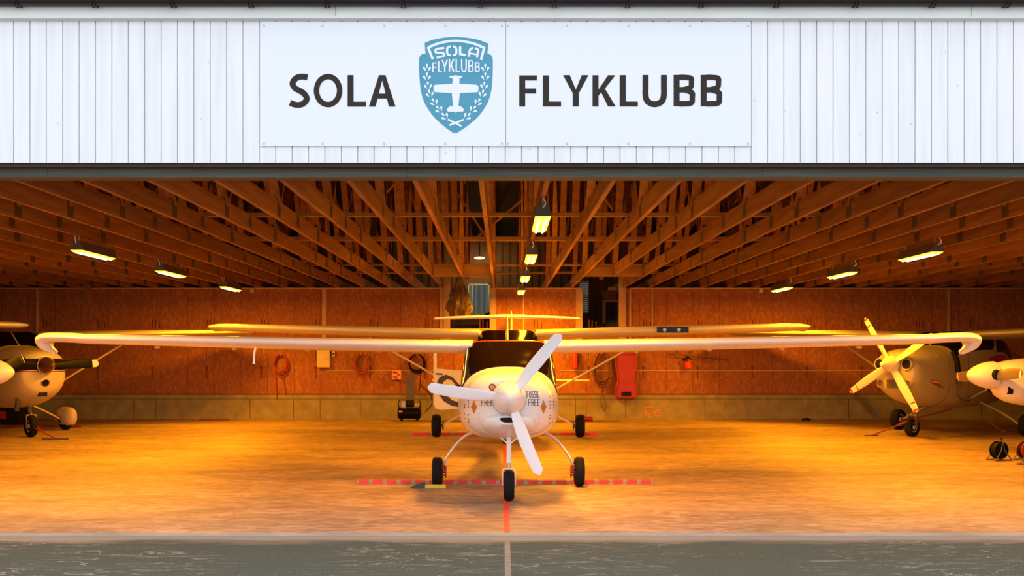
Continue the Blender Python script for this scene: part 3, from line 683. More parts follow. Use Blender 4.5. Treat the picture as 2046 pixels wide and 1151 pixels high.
# ------------------------------------------------------------------ the white airplane in front
VX = 0.066
vel = empty('light_airplane', (VX, 13.0, 0.003), 0, 'white three-bladed light airplane facing the camera in the middle of the doorway', 'airplane')
V = lambda x, y, z: (x, y-13.0, z)
vs = Surf([(11.50-13, .16, .90, 1.05, 1.20, 2, 2, 0), (11.54-13, .27, .80, 1.03, 1.25, 2.1, 2.1, 0), (11.64-13, .37, .70, .98, 1.285, 2.2, 2.3, 0), (11.80-13, .45, .635, .95, 1.315, 2.3, 2.5, 0), (12.05-13, .495, .60, .93, 1.335, 2.35, 2.6, 0),
           (12.30-13, .525, .585, .93, 1.345, 2.5, 2.8, 0), (12.48-13, .54, .58, .95, 1.44, 3.4, 3, .10), (12.66-13, .55, .58, .98, 1.56, 5, 3, .13), (12.84-13, .555, .58, 1.0, 1.640, 8, 3, .16), (13.1-13, .555, .58, 1.0, 1.650, 9, 3, .17),
           (13.55-13, .52, .62, 1.02, 1.655, 6, 3, .18), (13.95-13, .43, .72, 1.05, 1.56, 4, 2.6, .1), (14.6-13, .28, .85, 1.1, 1.40, 2.6, 2.4, 0), (15.5-13, .16, .98, 1.15, 1.34, 2.2, 2.2, 0), (16.5-13, .09, 1.08, 1.18, 1.30, 2, 2, 0), (17.35-13, .05, 1.13, 1.19, 1.26, 2, 2, 0)])
cowl = vs.mesh(-1.5, -.70, 30, 72, True, True).build('cowling', white_gel, vel, angle=50)
fus = vs.mesh(-.70, 4.35, 80, 144, True, True, dense=.4).build('fuselage', white_gel, vel, angle=50)
ws = vs.patch([(-.66, 14, 166), (-.40, 12, 168), (-.14, 21, 159)], 0.006, 22, 40).build('windshield', glass_dark, vel, angle=60)
for s in (0, 1):
    f = (lambda a: a) if s == 0 else (lambda a: 180-a)
    vs.patch([(-.62, *sorted((f(22), f(25)))), (-.14, *sorted((f(40), f(42.5))))], 0.010, 14, 3).build('pillar', white_gel, ws)
    vs.patch([(-.10, *sorted((f(11), f(27)))), (.35, *sorted((f(9), f(27))))], 0.006, 10, 10).build('side_window', glass_dark, vel)
MB().tube([tuple(vs.pt(-.20, math.radians(180*i/20*0.62+34))+vs.nrm(-.20, math.radians(180*i/20*0.62+34))*0.006) for i in range(21)], 0.006, 6).build('roof_tube', dark_red, ws)
MB().tube([tuple(vs.pt(-.70, 2*math.pi*i/72)) for i in range(72)], 0.003, 5, True).build('cowl_seam', mat('seam', (.35, .33, .3), .6), fus)
# chin intake scoop
m = MB(); chin = Surf([(-1.545, .15, .785, .835, .875, 2.4, 2.2, 0), (-1.51, .215, .755, .83, .89, 2.4, 2.2, 0), (-1.40, .275, .69, .80, .90, 2.3, 2.2, 0), (-1.1, .30, .615, .76, .90, 2.2, 2.3, 0), (-.6, .28, .59, .72, .86, 2.2, 2.2, 0)])
sc = chin.mesh(-1.545, -.6, 16, 40).build('intake_scoop', white_gel, vel, angle=50)
m = MB(); m.prism([(0+.085*math.copysign(abs(math.cos(t))**.6, math.cos(t))-.005, .838+.024*math.sin(t)+.006*math.cos(2*t)) for t in [2*math.pi*i/24 for i in range(24)]], -1.551, -1.50); m.build('intake_opening', mattblack, sc)
# marks on the cowling
bv = bvh_of(cowl)
def cow(px, py, Y=11.75): return (PX(px, Y)-VX, PZ(py, Y))
def put(polys, name, mt, lift=.004):
    o = flat(polys).build(name, mt, cowl, flat=True); project(o, bv, lift); return o
ink = mat('dark grey print', (0.05, 0.032, 0.02), 0.6)
a = cow(1052, 781); lab(put(text_strokes('FOSSIL', a[0], a[1], .066, .017, .0055)+text_strokes('FREE', cow(1055, 797)[0], cow(1055, 797)[1], .064, .022, .0055), 'lettering', ink), 'dark FOSSIL FREE lettering')
a = cow(963, 797); lab(put(text_strokes('FOSSIL', cow(960, 781)[0], cow(960, 781)[1], .066, .017, .0055)+text_strokes('FREE', a[0], a[1], .064, .022, .0055), 'lettering', ink), 'dark FOSSIL FREE lettering')
for px in (948, 1084.5):
    c = cow(px, 812, 11.85); o = put([[(c[0]-.032, c[1]), (c[0]-.016, c[1]+.034), (c[0], c[1]+.072), (c[0]+.016, c[1]+.034), (c[0]+.032, c[1]), (c[0]+.016, c[1]-.034), (c[0], c[1]-.072), (c[0]-.016, c[1]-.034)]], 'warning_diamond', orange_dec)
    put([[(c[0]-.010, c[1]+.012), (c[0]+.010, c[1]+.012), (c[0]+.010, c[1]+.008), (c[0]-.010, c[1]+.008)], [(c[0]-.010, c[1]-.008), (c[0]+.010, c[1]-.008), (c[0]+.010, c[1]-.012), (c[0]-.010, c[1]-.012)]], 'print', ink, .006)
rr = random.Random(3); mk = []
for side, xs_ in ((-1, (930, 938)), (1, (1096, 1104))):
    for py in (790, 800, 806, 812, 826, 834, 842):
        for px in xs_:
            c = cow(px, py+rr.uniform(-2, 2), 12.1); w = rr.uniform(.003, .006); h = rr.uniform(.003, .010); mk.append([(c[0]-w, c[1]-h), (c[0]+w, c[1]-h*.6), (c[0]+w, c[1]+h), (c[0]-w*.6, c[1]+h)])
for side in (-1, 1):
    for i in range(7): c = (side*.30+side*.0, .80+.045*i); mk.append([(c[0]-.003, c[1]-.003), (c[0]+.003, c[1]-.003), (c[0]+.003, c[1]+.003), (c[0]-.003, c[1]+.003)])
    for i in range(7): c = (side*(.20+.018*i), .675); mk.append([(c[0]-.003, c[1]-.003), (c[0]+.003, c[1]-.003), (c[0]+.003, c[1]+.003), (c[0]-.003, c[1]+.003)])
put(mk, 'small_print', ink)
c = cow(984, 773); put([[(c[0]+.035*math.cos(t), c[1]+.035*math.sin(t)) for t in [2*math.pi*i/20 for i in range(20)]]], 'round_badge', ink)
o = flat([[(c[0]+.025*math.cos(t), c[1]+.025*math.sin(t)) for t in [2*math.pi*i/20 for i in range(20)]]]).build('badge_centre', orange_dec, cowl, flat=True); project(o, bv, 0.006)
# spinner and propeller
HV = (0.0, -1.60, 1.05)
pr = MB().lathe([(-.21, .001), (-.20, .022), (-.17, .055), (-.12, .095), (-.06, .130), (0.0, .155), (.05, .168), (.09, .170), (.095, .155)], HV, Vector((0, 1, 0)), 40).build('spinner', white_gel, vel)
MB().torus((HV[0], HV[1]+.088, HV[2]), .170, .004).build('rim', mat('seam', (.35, .33, .3), .6), pr)
for ang in (51, 172, 292):
    blade(HV, math.radians(ang), .13, .815, [.085, .110, .125, .126, .120, .110, .098], 22, 8, .03, tip=.035, sweep=.012 if ang != 292 else -.012).build('propeller_blade', prop_white, vel, angle=60)
# wings
def vwing(s):
    z0 = 1.585; q = []
    dz = lambda x: (x-.42)*.0200
    for x in (.42, 1.5, 2.6, 3.6, 4.3, 4.80):
        c = .92-(max(x-2.0, 0))*.095; th = .165-(x-.42)*.010
        q.append((s*x, -.20+(max(x-2, 0))*.03, z0+dz(x), c, th, 0, .075*c))
    zt_ = z0+dz(4.95)
    tip = [(4.75, -.1175, dz(4.75)+z0, .659, .1217, 0, .0494), (4.95, -.10, zt_, .62, .122, 8, .04), (5.08, -.06, zt_-.006, .56, .128, 32, .03), (5.145, -.01, zt_-.035, .50, .145, 64, .02), (5.15, .05, zt_-.078, .42, .145, 92, .02),
          (5.13, .10, zt_-.12, .36, .115, 110, .01), (5.095, .16, zt_-.16, .28, .065, 120, .0), (5.07, .22, zt_-.195, .14, .008, 124, .0)]
    def cr(a, b, c, d, t): return 0.5*((2*b)+(c-a)*t+(2*a-5*b+4*c-d)*t*t+(3*b-a-3*c+d)*t**3)
    for i in range(len(tip)-1):
        A_, B_, C_, D_ = tip[max(i-1, 0)], tip[i], tip[i+1], tip[min(i+2, len(tip)-1)]
        for k in range(1, 6):
            v = [cr(A_[m_], B_[m_], C_[m_], D_[m_], k/5) for m_ in range(7)]
            q.append((s*(v[0]+.165), v[1], v[2]+.012, v[3], v[4], s*math.radians(v[5]), v[6]))
    w = wing_loft(q).build('wing', white_gel, vel, angle=60)
    # aileron hinge fairings and root seam
    for x in (1.5, 2.35, 3.2, 4.1):
        MB().lathe([(-.12, .001), (-.08, .012), (0, .016), (.08, .011), (.12, .001)], (s*x, .45, z0+dz(x)-.085), Vector((0, 1, 0)), 12).build('hinge_fairing', white_gel, w)
vwing(-1); vwing(1)
m = MB().tube(crom([(-2.82, -.16, 1.56), (-2.82, -.185, 1.545), (-2.825, -.20, 1.50), (-2.828, -.20, 1.44), (-2.83, -.20, 1.40)], 4), .011, 8); m.tube([(-2.83, -.20, 1.40), (-2.83, -.20, 1.385)], .015, 8); m.build('pitot_tube', prop_white, vel)
# wing root fairings over the cabin
for s in (-1, 1):
    wing_loft([(s*.40, -.26, 1.585, 1.0, .165, 0, .07), (s*.52, -.21, 1.585, .93, .172, 0, .07)]).build('root_fairing', white_gel, vel, angle=60)
# tail
m = MB().loft([[(x*(1-.2*k), y, z) for x, y in ((-.001, y0), (.028, y0+c*.25), (.036, y0+c*.5), (.001, y0+c), (-.036, y0+c*.5), (-.028, y0+c*.25))] for k, (y0, c, z) in enumerate(((3.35, 1.0, 1.22), (3.55, .85, 1.5), (3.75, .68, 1.85), (3.85, .55, 2.07)))]); m.build('tail_fin', white_gel, vel, angle=60)
q = [(s*x, 4.05+.06*abs(x), z, c, th, 0, 0) for s, x, z, c, th in ((-1, 1.09, 2.025, .20, .02), (-1, 1.06, 2.03, .34, .045), (-1, .6, 2.045, .44, .06), (1, 0, 2.06, .50, .068), (1, .6, 2.045, .44, .06), (1, 1.06, 2.03, .34, .045), (1, 1.09, 2.025, .20, .02))]
wing_loft(q).build('tailplane', white_gel, vel, angle=60)
# undercarriage
for s in (-1, 1):
    ks = [(.36, .15, .60), (.44, .10, .585), (.53, .05, .53), (.62, .02, .43), (.69, 0, .33), (.725, 0, .25), (.73, 0, .17)]
    L = crom([(s*a, b, c) for a, b, c in ks], 5); rings = []
    for i, p in enumerate(L):
        d = (L[min(i+1, len(L)-1)]-L[max(i-1, 0)]).normalized(); e = Vector((0, 1, 0)); n = d.cross(e).normalized(); tk = .022-.008*i/len(L); bw = .055-.02*i/len(L)
        rings.append([p+n*tk*math.cos(a)*.9+e*bw*math.sin(a) for a in [2*math.pi*j/12 for j in range(12)]])
    MB().loft(rings).build('gear_leg', white_gel, vel, angle=60)
    wh = tyre((s*.80, 0, .165), .165, .115).build('tyre', rubber, vel); hubm((s*.80, 0, .165), .165, .115).build('rim', mat('brake red', (.5, .05, .03), .5), wh)
    bk = MB().lathe([(0, .07), (.012, .07), (.012, .02), (.06, .02)], (s*.70, 0, .165), Vector((s, 0, 0)), 20)
    for a in range(6): t_ = a*math.pi/3; bk.tube([(s*.715, .045*math.cos(t_), .165+.045*math.sin(t_)), (s*.75, .045*math.cos(t_), .165+.045*math.sin(t_))], .008, 6)
    bk.box(tuple(sorted((s*.715, s*.745)))[0:1]+(-.05, .20), tuple(sorted((s*.715, s*.745)))[1:2]+(.02, .245)); bk.build('brake', dark_red, wh)
NW = -1.30
ng = MB().tube([(0, NW+.12, .86), (0, NW+.04, .375)], .026, 14).build('nose_strut', white_gel, vel)
MB().tube([(0, NW+.04, .38), (0, NW+.03, .315)], .015, 12).build('damper', steel, ng)
for s in (-1, 1): MB().tube([(s*.10, NW+.12, .645), (s*.012, NW+.06, .575)], .010, 8).build('brace', white_gel, ng)
fk = crom([(-.066, NW, .155), (-.068, NW, .20), (-.067, NW+.01, .28), (-.055, NW+.02, .322), (0, NW+.03, .325), (.055, NW+.02, .322), (.067, NW+.01, .28), (.068, NW, .20), (.066, NW, .155)], 4)
rg = []
for i, p in enumerate(fk):
    d = (fk[min(i+1, len(fk)-1)]-fk[max(i-1, 0)]).normalized(); e = Vector((0, 1, 0)); n = d.cross(e).normalized(); rg.append([p+n*.004+e*.022, p+n*.004-e*.022, p-n*.004-e*.022, p-n*.004+e*.022])
MB().loft(rg).build('fork', prop_white, ng)
tw = tyre((0, NW, .155), .155, .108).build('tyre', rubber, vel); hubm((0, NW, .155), .155, .108).build('rim', steel, tw)
MB().tube([(-.074, NW, .155), (.074, NW, .155)], .012, 8).build('axle', steel, ng)
MB().tube([(-.11, .0, .61), (-.115, .0, .585)], .012, 8).build('drain', orange_dec, vel)

# ------------------------------------------------------------------ high-wing airplanes
CS = Surf([(-.62, .22, 1.08, 1.29, 1.47, 2.2, 2.2, 0), (-.59, .37, .88, 1.22, 1.535, 2.5, 2.2, 0), (-.42, .455, .72, 1.17, 1.585, 2.6, 2.3, 0), (-.05, .51, .60, 1.13, 1.62, 2.8, 2.4, 0), (.35, .54, .54, 1.1, 1.64, 3, 2.6, 0),
           (.58, .55, .52, 1.1, 1.67, 3.2, 2.8, .03), (.80, .56, .51, 1.12, 1.79, 5, 3, .04), (1.02, .565, .50, 1.15, 1.92, 8, 3, .06), (1.3, .565, .50, 1.18, 1.945, 9, 3, .07), (2.3, .54, .54, 1.18, 1.93, 8, 3, .08), (2.9, .46, .62, 1.15, 1.70, 4, 3, .12),
           (4.0, .33, .73, 1.08, 1.42, 2.8, 2.6, .04), (5.5, .18, .80, 1.02, 1.24, 2.4, 2.4, 0), (6.75, .07, .86, .96, 1.08, 2.2, 2.2, 0)])
def cessna(name, loc, rz, label, paint, kind):
    t = empty(name, loc, rz, label, 'airplane')
    cw = CS.mesh(-.62, .35, 30, 64).build('cowling', paint, t, angle=50)
    fu = CS.mesh(.35, 6.75, 60, 120, dense=1.2).build('fuselage', paint, t, angle=50)
    MB().tube([tuple(CS.pt(.35, 2*math.pi*i/64)) for i in range(64)], .004, 5, True).build('cowl_seam', ink, fu)
    w_ = CS.patch([(.60, 28, 152), (.80, 22, 158), (1.08, 24, 156)], .010, 28, 60).build('windshield', glass_dark, t, angle=60)
    MB().tube([tuple(CS.pt(.60+.4*i/8, math.pi/2)+Vector((0, -.006, .008))) for i in range(9)], .012, 6).build('centre_post', paint, w_)
    for s in (0, 1):
        f = (lambda a: a) if s == 0 else (lambda a: 180-a)
        for y0, y1, lo, hi in (((1.12, 1.95, 3, 24), (2.05, 2.75, 3, 22)) if kind == 'right' else ((1.12, 1.95, 11, 36), (2.05, 2.75, 12, 34))):
            w = CS.patch([(y0, *sorted((f(lo), f(hi-2)))), (y0+.06, *sorted((f(lo), f(hi)))), (y1-.06, *sorted((f(lo+1), f(hi)))), (y1, *sorted((f(lo+6), f(hi-6))))], .006, 12, 8).build('side_window', glass_dark, t)
        if not (kind == 'middle' and s == 1):
            # door outline
            mb = MB(); ol = [(.98, -34), (.98, 8), (1.05, 40), (2.0, 40), (2.0, 0), (1.9, -34), (.98, -34)]; pts = []
            for (ya, ta), (yb, tb) in zip(ol[:-1], ol[1:]):
                for k in range(6): y = ya+(yb-ya)*k/6; th = math.radians(f(ta+(tb-ta)*k/6)); pts.append(CS.pt(y, th)+CS.nrm(y, th)*.001)
            mb.tube(pts, .004, 4, True).build('door_seam', ink, fu)
    for s in (-1, 1):
        q = [(s*x, yl, z, c, th, 0, .06) for x, yl, z, c, th in ((.50, .88, 1.865, 1.6, .195), (2.5, .90, 1.93, 1.58, .19), (4.9, 1.02, 1.995, 1.18, .145), (5.2, 1.06, 2.003, 1.12, .13), (5.33, 1.14, 2.0, .98, .10), (5.40, 1.28, 1.99, .70, .05), (5.42, 1.4, 1.985, .4, .015))]
        wg = wing_loft(q).build('wing', paint, t, angle=60)
        if s == 1: MB().prism([(s*2.66, 1.895), (s*3.68, 1.93), (s*3.68, 1.99), (s*2.66, 1.96)], .885, .95) if False else None
        MB().lathe([(-.03, .001), (-.02, .02), (.02, .03), (.06, .02)], (s*5.38, 1.25, 2.0), Vector((0, 1, 0)), 10).build('position_light', dark_red if s < 0 else green_m, wg)
        st = MB(); a = Vector((s*2.5, 1.35, 1.80)); b = Vector((s*.54, 1.12, .70)); rings = []
        for p in (a, b): rings.append([p+Vector((0, .055*math.cos(x), 0))+Vector((.5*s, 0, -.86))*0+Vector((-.49, 0, .87*s))*0+Vector((0, 0, .022*math.sin(x))) for x in [2*math.pi*j/12 for j in range(12)]])
        st.loft(rings); st.build('wing_strut', paint, t)
        lg = crom([(s*.40, 1.72, .60), (s*.75, 1.70, .46), (s*1.05, 1.67, .30), (s*1.20, 1.65, .21)], 4); rg_ = []
        for i, p in enumerate(lg):
            d = (lg[min(i+1, len(lg)-1)]-lg[max(i-1, 0)]).normalized(); e = Vector((0, 1, 0)); n = d.cross(e).normalized(); rg_.append([p+n*.014+e*.05, p+n*.014-e*.05, p-n*.014-e*.05, p-n*.014+e*.05])
        MB().loft(rg_).build('gear_leg', paint, t)
        wh = tyre((s*1.31, 1.65, .205), .205, .165).build('tyre', rubber, t); hubm((s*1.31, 1.65, .205), .205, .165).build('rim', cess_paint, wh)
        MB().lathe([(0, .075), (.02, .075), (.02, .03), (.06, .03)], (s*1.18, 1.65, .205), Vector((s, 0, 0)), 16).build('brake', darksteel, wh)
        if kind == 'left':
            ws_ = Surf([(1.25, .05, .22, .30, .36, 2, 2, 0), (1.30, .09, .13, .27, .42, 2.2, 2.6, 0), (1.45, .125, .09, .25, .455, 2.2, 3, 0), (1.7, .13, .09, .25, .455, 2.2, 3, 0), (2.0, .10, .14, .25, .40, 2.2, 2.6, 0), (2.3, .02, .24, .28, .33, 2, 2, 0)], s*1.31)
            ws_.mesh(1.25, 2.3, 20, 28).build('wheel_fairing', paint, t)
    # nose gear
    ns = MB().tube([(0, .12, .70), (0, .03, .39)], .035, 12).build('nose_strut', steel if kind == 'left' else paint, t)
    for s in (-1, 1): MB().bar((s*.085, 0.01, .40), (s*.085, 0, .16), .012, .05, Vector((0, 1, 0))).build('fork', steel, ns)
    MB().box((-.09, -.02, .385), (.09, .05, .41)).build('fork', steel, ns); MB().tube([(-.1, 0, .17), (.1, 0, .17)], .012, 8).build('axle', steel, ns)
    for s in (-1, 1): MB().tube([(s*.03, .0, .40), (s*.03, -.10, .48), (s*.03, .0, .56)], .010, 6).build('torque_link', darksteel, ns)
    nr = .20 if kind == 'left' else .175
    tw = tyre((0, 0, nr), nr, .14).build('tyre', rubber, t); hubm((0, 0, nr), nr, .14).build('rim', cess_paint, tw)
    # tail
    q = [(x, 6.0+.10*abs(x), .93, .78-.16*abs(x), .07-.012*abs(x), 0, 0) for x in (-1.74, -1.2, 0, 1.2, 1.74)]
    wing_loft(q).build('tailplane', paint, t, angle=60)
    MB().loft([[(x, y, z) for x, y in ((0, y0), (.04*k_, y0+c*.3), (.03*k_, y0+c*.7), (0, y0+c), (-.03*k_, y0+c*.7), (-.04*k_, y0+c*.3))] for y0, c, z, k_ in ((4.9, 1.9, 1.02, 1), (5.6, 1.25, 1.35, 1), (5.95, 1.0, 1.8, 1), (6.25, .75, 2.4, .8), (6.35, .55, 2.49, .4))]).build('tail_fin', paint, t, angle=60)
    return t, cw, fu
# middle one, behind the white airplane
mid, mcw, mfu = cessna('high_wing_airplane', (.075, 19.35, 0), math.radians(-1.0), 'cream high-wing airplane with its left door open parked behind the white airplane', cess_paint, 'middle')
sp = MB().lathe([(-.33, .001), (-.30, .03), (-.2, .09), (-.08, .135), (0, .15), (.04, .15)], (0, -.66, 1.30)).build('spinner', cess_paint, mid)
for a in (25, 205): blade((0, -.66, 1.30), math.radians(a), .1, .92, [.09, .13, .15, .14, .11], 40, 15, .035).build('propeller_blade', black, mid)
for s in (-1, 1):
    MB().lathe([(0, .04), (.01, .10), (.03, .10)], (s*.25, -.62, 1.32), Vector((0, 1, 0)), 18).build('air_inlet', mattblack, mcw)
# landing light window in the wing leading edge
m = MB(); m.box((2.62, .868, 1.885), (3.17, .95, 1.99)); 
lw = m.build('landing_light_window', glass_dark, mid, flat=True)
for x in (2.75, 3.0): MB().lathe([(0, .03), (.004, .034), (.01, .02)], (x, .858, 1.935), Vector((0, 1, 0)), 16).build('lamp_reflector', steel, lw)
# open door (panel with window hole) hinged at the front edge
dr = MB(); hx, hy = -.57, .95; ang = math.radians(12)
def D3(u, z, o=0): return (hx-u*math.cos(ang)+o*math.sin(ang), hy-u*math.sin(ang)*1.0+o*math.cos(ang), z)
def dprism(mb, poly, o0=0.0, o1=.03):
    n = len(poly); b = len(mb.v); mb.v += [Vector(D3(u, z, o0)) for u, z in poly]+[Vector(D3(u, z, o1)) for u, z in poly]
    mb.f.append(tuple(range(b, b+n))); mb.f.append(tuple(range(b+2*n-1, b+n-1, -1)))
    for j in range(n): k = (j+1) % n; mb.f.append((b+j, b+n+j, b+n+k, b+k))
dprism(dr, [(0, .56), (.62, .53), (.71, .56), (.745, .64), (.745, 1.26), (0, 1.20)])
dprism(dr, [(0, 1.20), (.06, 1.205), (.06, 1.66), (0, 1.66)]); dprism(dr, [(.69, 1.24), (.745, 1.26), (.745, 1.66), (.69, 1.66)]); dprism(dr, [(0, 1.66), (.745, 1.66), (.70, 1.73), (0, 1.73)])
dd = dr.build('door', cess_paint, mid, flat=True)
sw = MB(); dprism(sw, [(0.30, .66), (0.42, .70), (0.52, .80), (0.58, .93), (0.57, 1.02), (0.50, 1.07), (0.42, 1.05), (0.27, .86), (0.27, .95), (0.40, 1.10), (0.52, 1.15), (0.64, 1.10), (0.69, .98), (0.66, .82), (0.56, .68), (0.42, .6), (0.30, .58)], -.006, .0); sw.build('swoosh_marking', mat('dark olive vinyl', (.045, .035, .018), .5), dd, flat=True)
hn = MB(); dprism(hn, [(.58, 1.14), (.70, 1.15), (.70, 1.18), (.58, 1.17)], -.02, 0); hn.build('handle', darksteel, dd, flat=True)

# left one: nose turned to the right
A = math.radians(43)
left, lcw, lfu = cessna('high_wing_airplane', (-8.6, 21.0, 0), A, 'cream high-wing airplane with black stripe, black two-bladed propeller and wheel fairings at left', cess_paint3, 'left')
sp = MB().lathe([(-.30, .001), (-.27, .04), (-.18, .10), (-.07, .145), (0, .155), (.04, .155)], (0, -.66, 1.31)).build('spinner', bronze, left)
MB().torus((0, -.70, 1.31), .153, .006).build('ring', cess_paint, sp)
for a in (2, 182):
    b_ = blade((0, -.66, 1.31), math.radians(a), .12, .97, [.10, .15, .17, .16, .13], 12, 6, .04, tip=.06).build('propeller_blade', black, left)
    blade((0, -.66, 1.31), math.radians(a), .86, .98, [.145, .136], 10, 8, .034, tip=.06).build('white_tip', prop_white, b_)
def cs_mark(rows, name, mt, par, off=.004, k=16, n=8): return CS.patch(rows, off, k, n).build(name, mt, par)
def band(src, z0, z1, name, mt, off=.004, tilt=0.0, ymax=99):
    bm = bmesh.new(); bm.from_mesh(src.data)
    for z, k in ((z0, -1), (z1, 1)):
        n = Vector((0, -tilt, 1)).normalized()*k
        bmesh.ops.bisect_plane(bm, geom=bm.verts[:]+bm.edges[:]+bm.faces[:], plane_co=(0, .35, z), plane_no=n, clear_outer=True)
    bmesh.ops.bisect_plane(bm, geom=bm.verts[:]+bm.edges[:]+bm.faces[:], plane_co=(0, ymax, 0), plane_no=(0, 1, 0), clear_outer=True)
    bm.normal_update()
    for v in bm.verts: v.co += v.normal*off
    me = bpy.data.meshes.new(name); bm.to_mesh(me); bm.free(); me.shade_smooth(); me.materials.append(mt)
    o = bpy.data.objects.new(name, me); COL.objects.link(o); o.parent = src; return o
lab(band(lcw, 1.20, 1.40, 'stripe', black, tilt=-.03), 'black stripe'); band(lcw, 1.165, 1.182, 'pinstripe', dark_red, tilt=-.03); band(lcw, 1.184, 1.198, 'pinstripe', prop_white, .005, tilt=-.03)
lab(band(lfu, 1.20, 1.36, 'stripe', black, tilt=-.03, ymax=5.5), 'black stripe')
for s in (-1, 1):
    MB().lathe([(-.006, .03), (-.008, .07), (-.01, .085), (.06, .09)], (s*.27, -.60, 1.32), Vector((0, 1, 0)), 20).build('air_inlet', mattblack, lcw)
def ll(x, z, dy=0):
    b = bvh_of(lcw); h = b.ray_cast(Vector((x, -5, z)), Vector((0, 1, 0))); return h[0]+Vector((0, dy, 0)) if h[0] else Vector((x, -.5, z))
p = ll(.02, 1.0); q_ = MB().lathe([(-.015, .075), (-.02, .066), (.02, .066), (.03, .075)], p, Vector((0, 1, .25)), 24).build('landing_light', steel, lcw); MB().lathe([(-.018, .02), (-.022, .06), (.0, .064)], p, Vector((0, 1, .25)), 24).build('lens', glass_dark, q_)
p = ll(.02, .80); MB().box((p.x-.09, p.y-.02, p.z-.05), (p.x+.06, p.y+.05, p.z+.05)).build('lower_inlet', mattblack, lcw, flat=True)
MB().tube([(-.28, -.15, .80), (-.30, -.17, .62), (-.30, -.10, .50)], .045, 12).build('exhaust_pipe', darksteel, left)
# tow bar on its nose wheel
tb = empty('tow_bar', (0, 0, 0), 0, 'red tow bar hooked to the left airplane nose wheel, T-handle on the floor', 'tow bar')
N0 = Vector((-8.6, 21.0, .2)); hd = P(112, 879, 20.1); hd.z = .03
d_ = (hd-N0); 
m = MB(); 
for s in (-1, 1): m.tube([N0+Vector((s*.1+.05, -.08*s-.05, 0)), N0+d_*.45], .011, 8)
m.tube([N0+d_*.45, hd], .013, 8); m.build('shaft', redp, tb)
m = MB().tube([hd+Vector((-.24, -.0, 0)), hd+Vector((.22, .0, 0))], .016, 8); m.build('handle', darksteel, tb)
# dark box and timber on the floor behind it
bx = empty('battery_box', (-11.2, 24.4, 0), 0, 'long black box with small red labels on the floor behind the left airplane', 'box')
MB().box((-1.3, -.25, 0), (1.05, .25, .42)).build('case', mattblack, bx, flat=True)
for i in range(4): MB().box((-.42+i*.36, -.256, .16), (-.30+i*.36, -.25, .32)).build('label_plate', dark_red, bx, flat=True)
o = MB().box((-10.9, 23.75, 0), (-8.7, 23.83, .05)).build('floor_timber', mat('red brown timber', (.22, .05, .02), .7)); tag(o, 'reddish brown timber lying on the floor under the left airplane', 'timber')

# right one: nose turned to the left, four-bladed propeller
B = math.radians(-51)
rt, rcw, rfu = cessna('high_wing_airplane', (7.49, 21.05, 0), B, 'greenish cream high-wing airplane with four-bladed yellowish propeller and painted teeth at right', cess_paint2, 'right')
HR = (0, -.70, 1.33)
MB().lathe([(-.30, .001), (-.285, .035), (-.22, .06), (-.12, .11), (-.04, .15), (.05, .155), (.07, .12)], HR).build('spinner', cess_paint, rt)
for a in (56, 146, 236, 326):
    b_ = blade(HR, math.radians(a+70-4), .10, .99, [.11, .13, .15, .145, .12, .10], 30, 10, .035, tip=.05)
    bo = b_.build('propeller_blade', cess_paint, rt)
    for r0, r1 in ((.80, .84), (.93, .985)):
        w0 = .113 if r0 < .9 else .098
        bb = MB(); blade(HR, math.radians(a+70-4), r0, r1, [w0+.003, w0-.004], 14, 11, .024 if r0 < .9 else .018, mb=bb, tip=.05 if r0 > .9 else .0001)
        bb.build('red_band', redp, bo)
bvr = bvh_of(rcw)
def rm(x, z):
    h = bvr.ray_cast(Vector((x, -5, z)), Vector((0, 1, 0))); return h[0] if h[0] else Vector((x, -.55, z))
for s in (-1, 1):
    p = rm(s*.27, 1.33)
    io = MB().lathe([(-.02, .085), (-.03, .10), (-.01, .115), (.05, .12)], p, Vector((0, 1, 0)), 24).build('air_inlet', cess_paint2, rcw); MB().lathe([(-.025, .02), (-.022, .086), (.0, .086)], p, Vector((0, 1, 0)), 24).build('inlet_core', mattblack, io)
    p = rm(s*.27, .98); io = MB().lathe([(-.01, .06), (-.02, .07), (0.0, .082), (.05, .085)], p, Vector((0, 1, 0)), 20).build('round_light', cess_paint2, rcw); MB().lathe([(-.015, .02), (-.014, .06), (.0, .062)], p, Vector((0, 1, 0)), 20).build('lens', darksteel, io)
p = rm(0, .98); MB().box((-.13, p.y-.015, .90), (.13, p.y+.06, 1.05)).build('oil_cooler', darksteel, rcw, flat=True)
# teeth marking on the visible (right-hand in picture) side of the cowling
th0 = -14
mk = CS.patch([(-.20, -13, -7), (-.02, -17, -7.2), (.08, -12, -7.5)], .005, 10, 6).build('teeth_marking', dark_red, rcw)
for i in range(5):
    y = -.17+i*.05
    CS.patch([(y, -11.5, -8.5), (y+.03, -11, -8.5)], .008, 2, 2).build('tooth', cess_paint, mk)
for i in range(4): CS.patch([(.04+i*.05, -19, -14.5), (.055+i*.05, -18.5, -14)], .005, 3, 3).build('gill_mark', ink, rcw)
CS.patch([(.10, 34, 50), (.22, 34, 50)], .004, 3, 3).build('oil_door', cess_paint2, rcw)
lab(CS.patch([(1.0, -3, -1), (1.35, -7, -1), (1.9, -7, 1), (2.4, -3, 2)], .005, 16, 5).build('marking', dark_red, rfu), 'dark red marking')
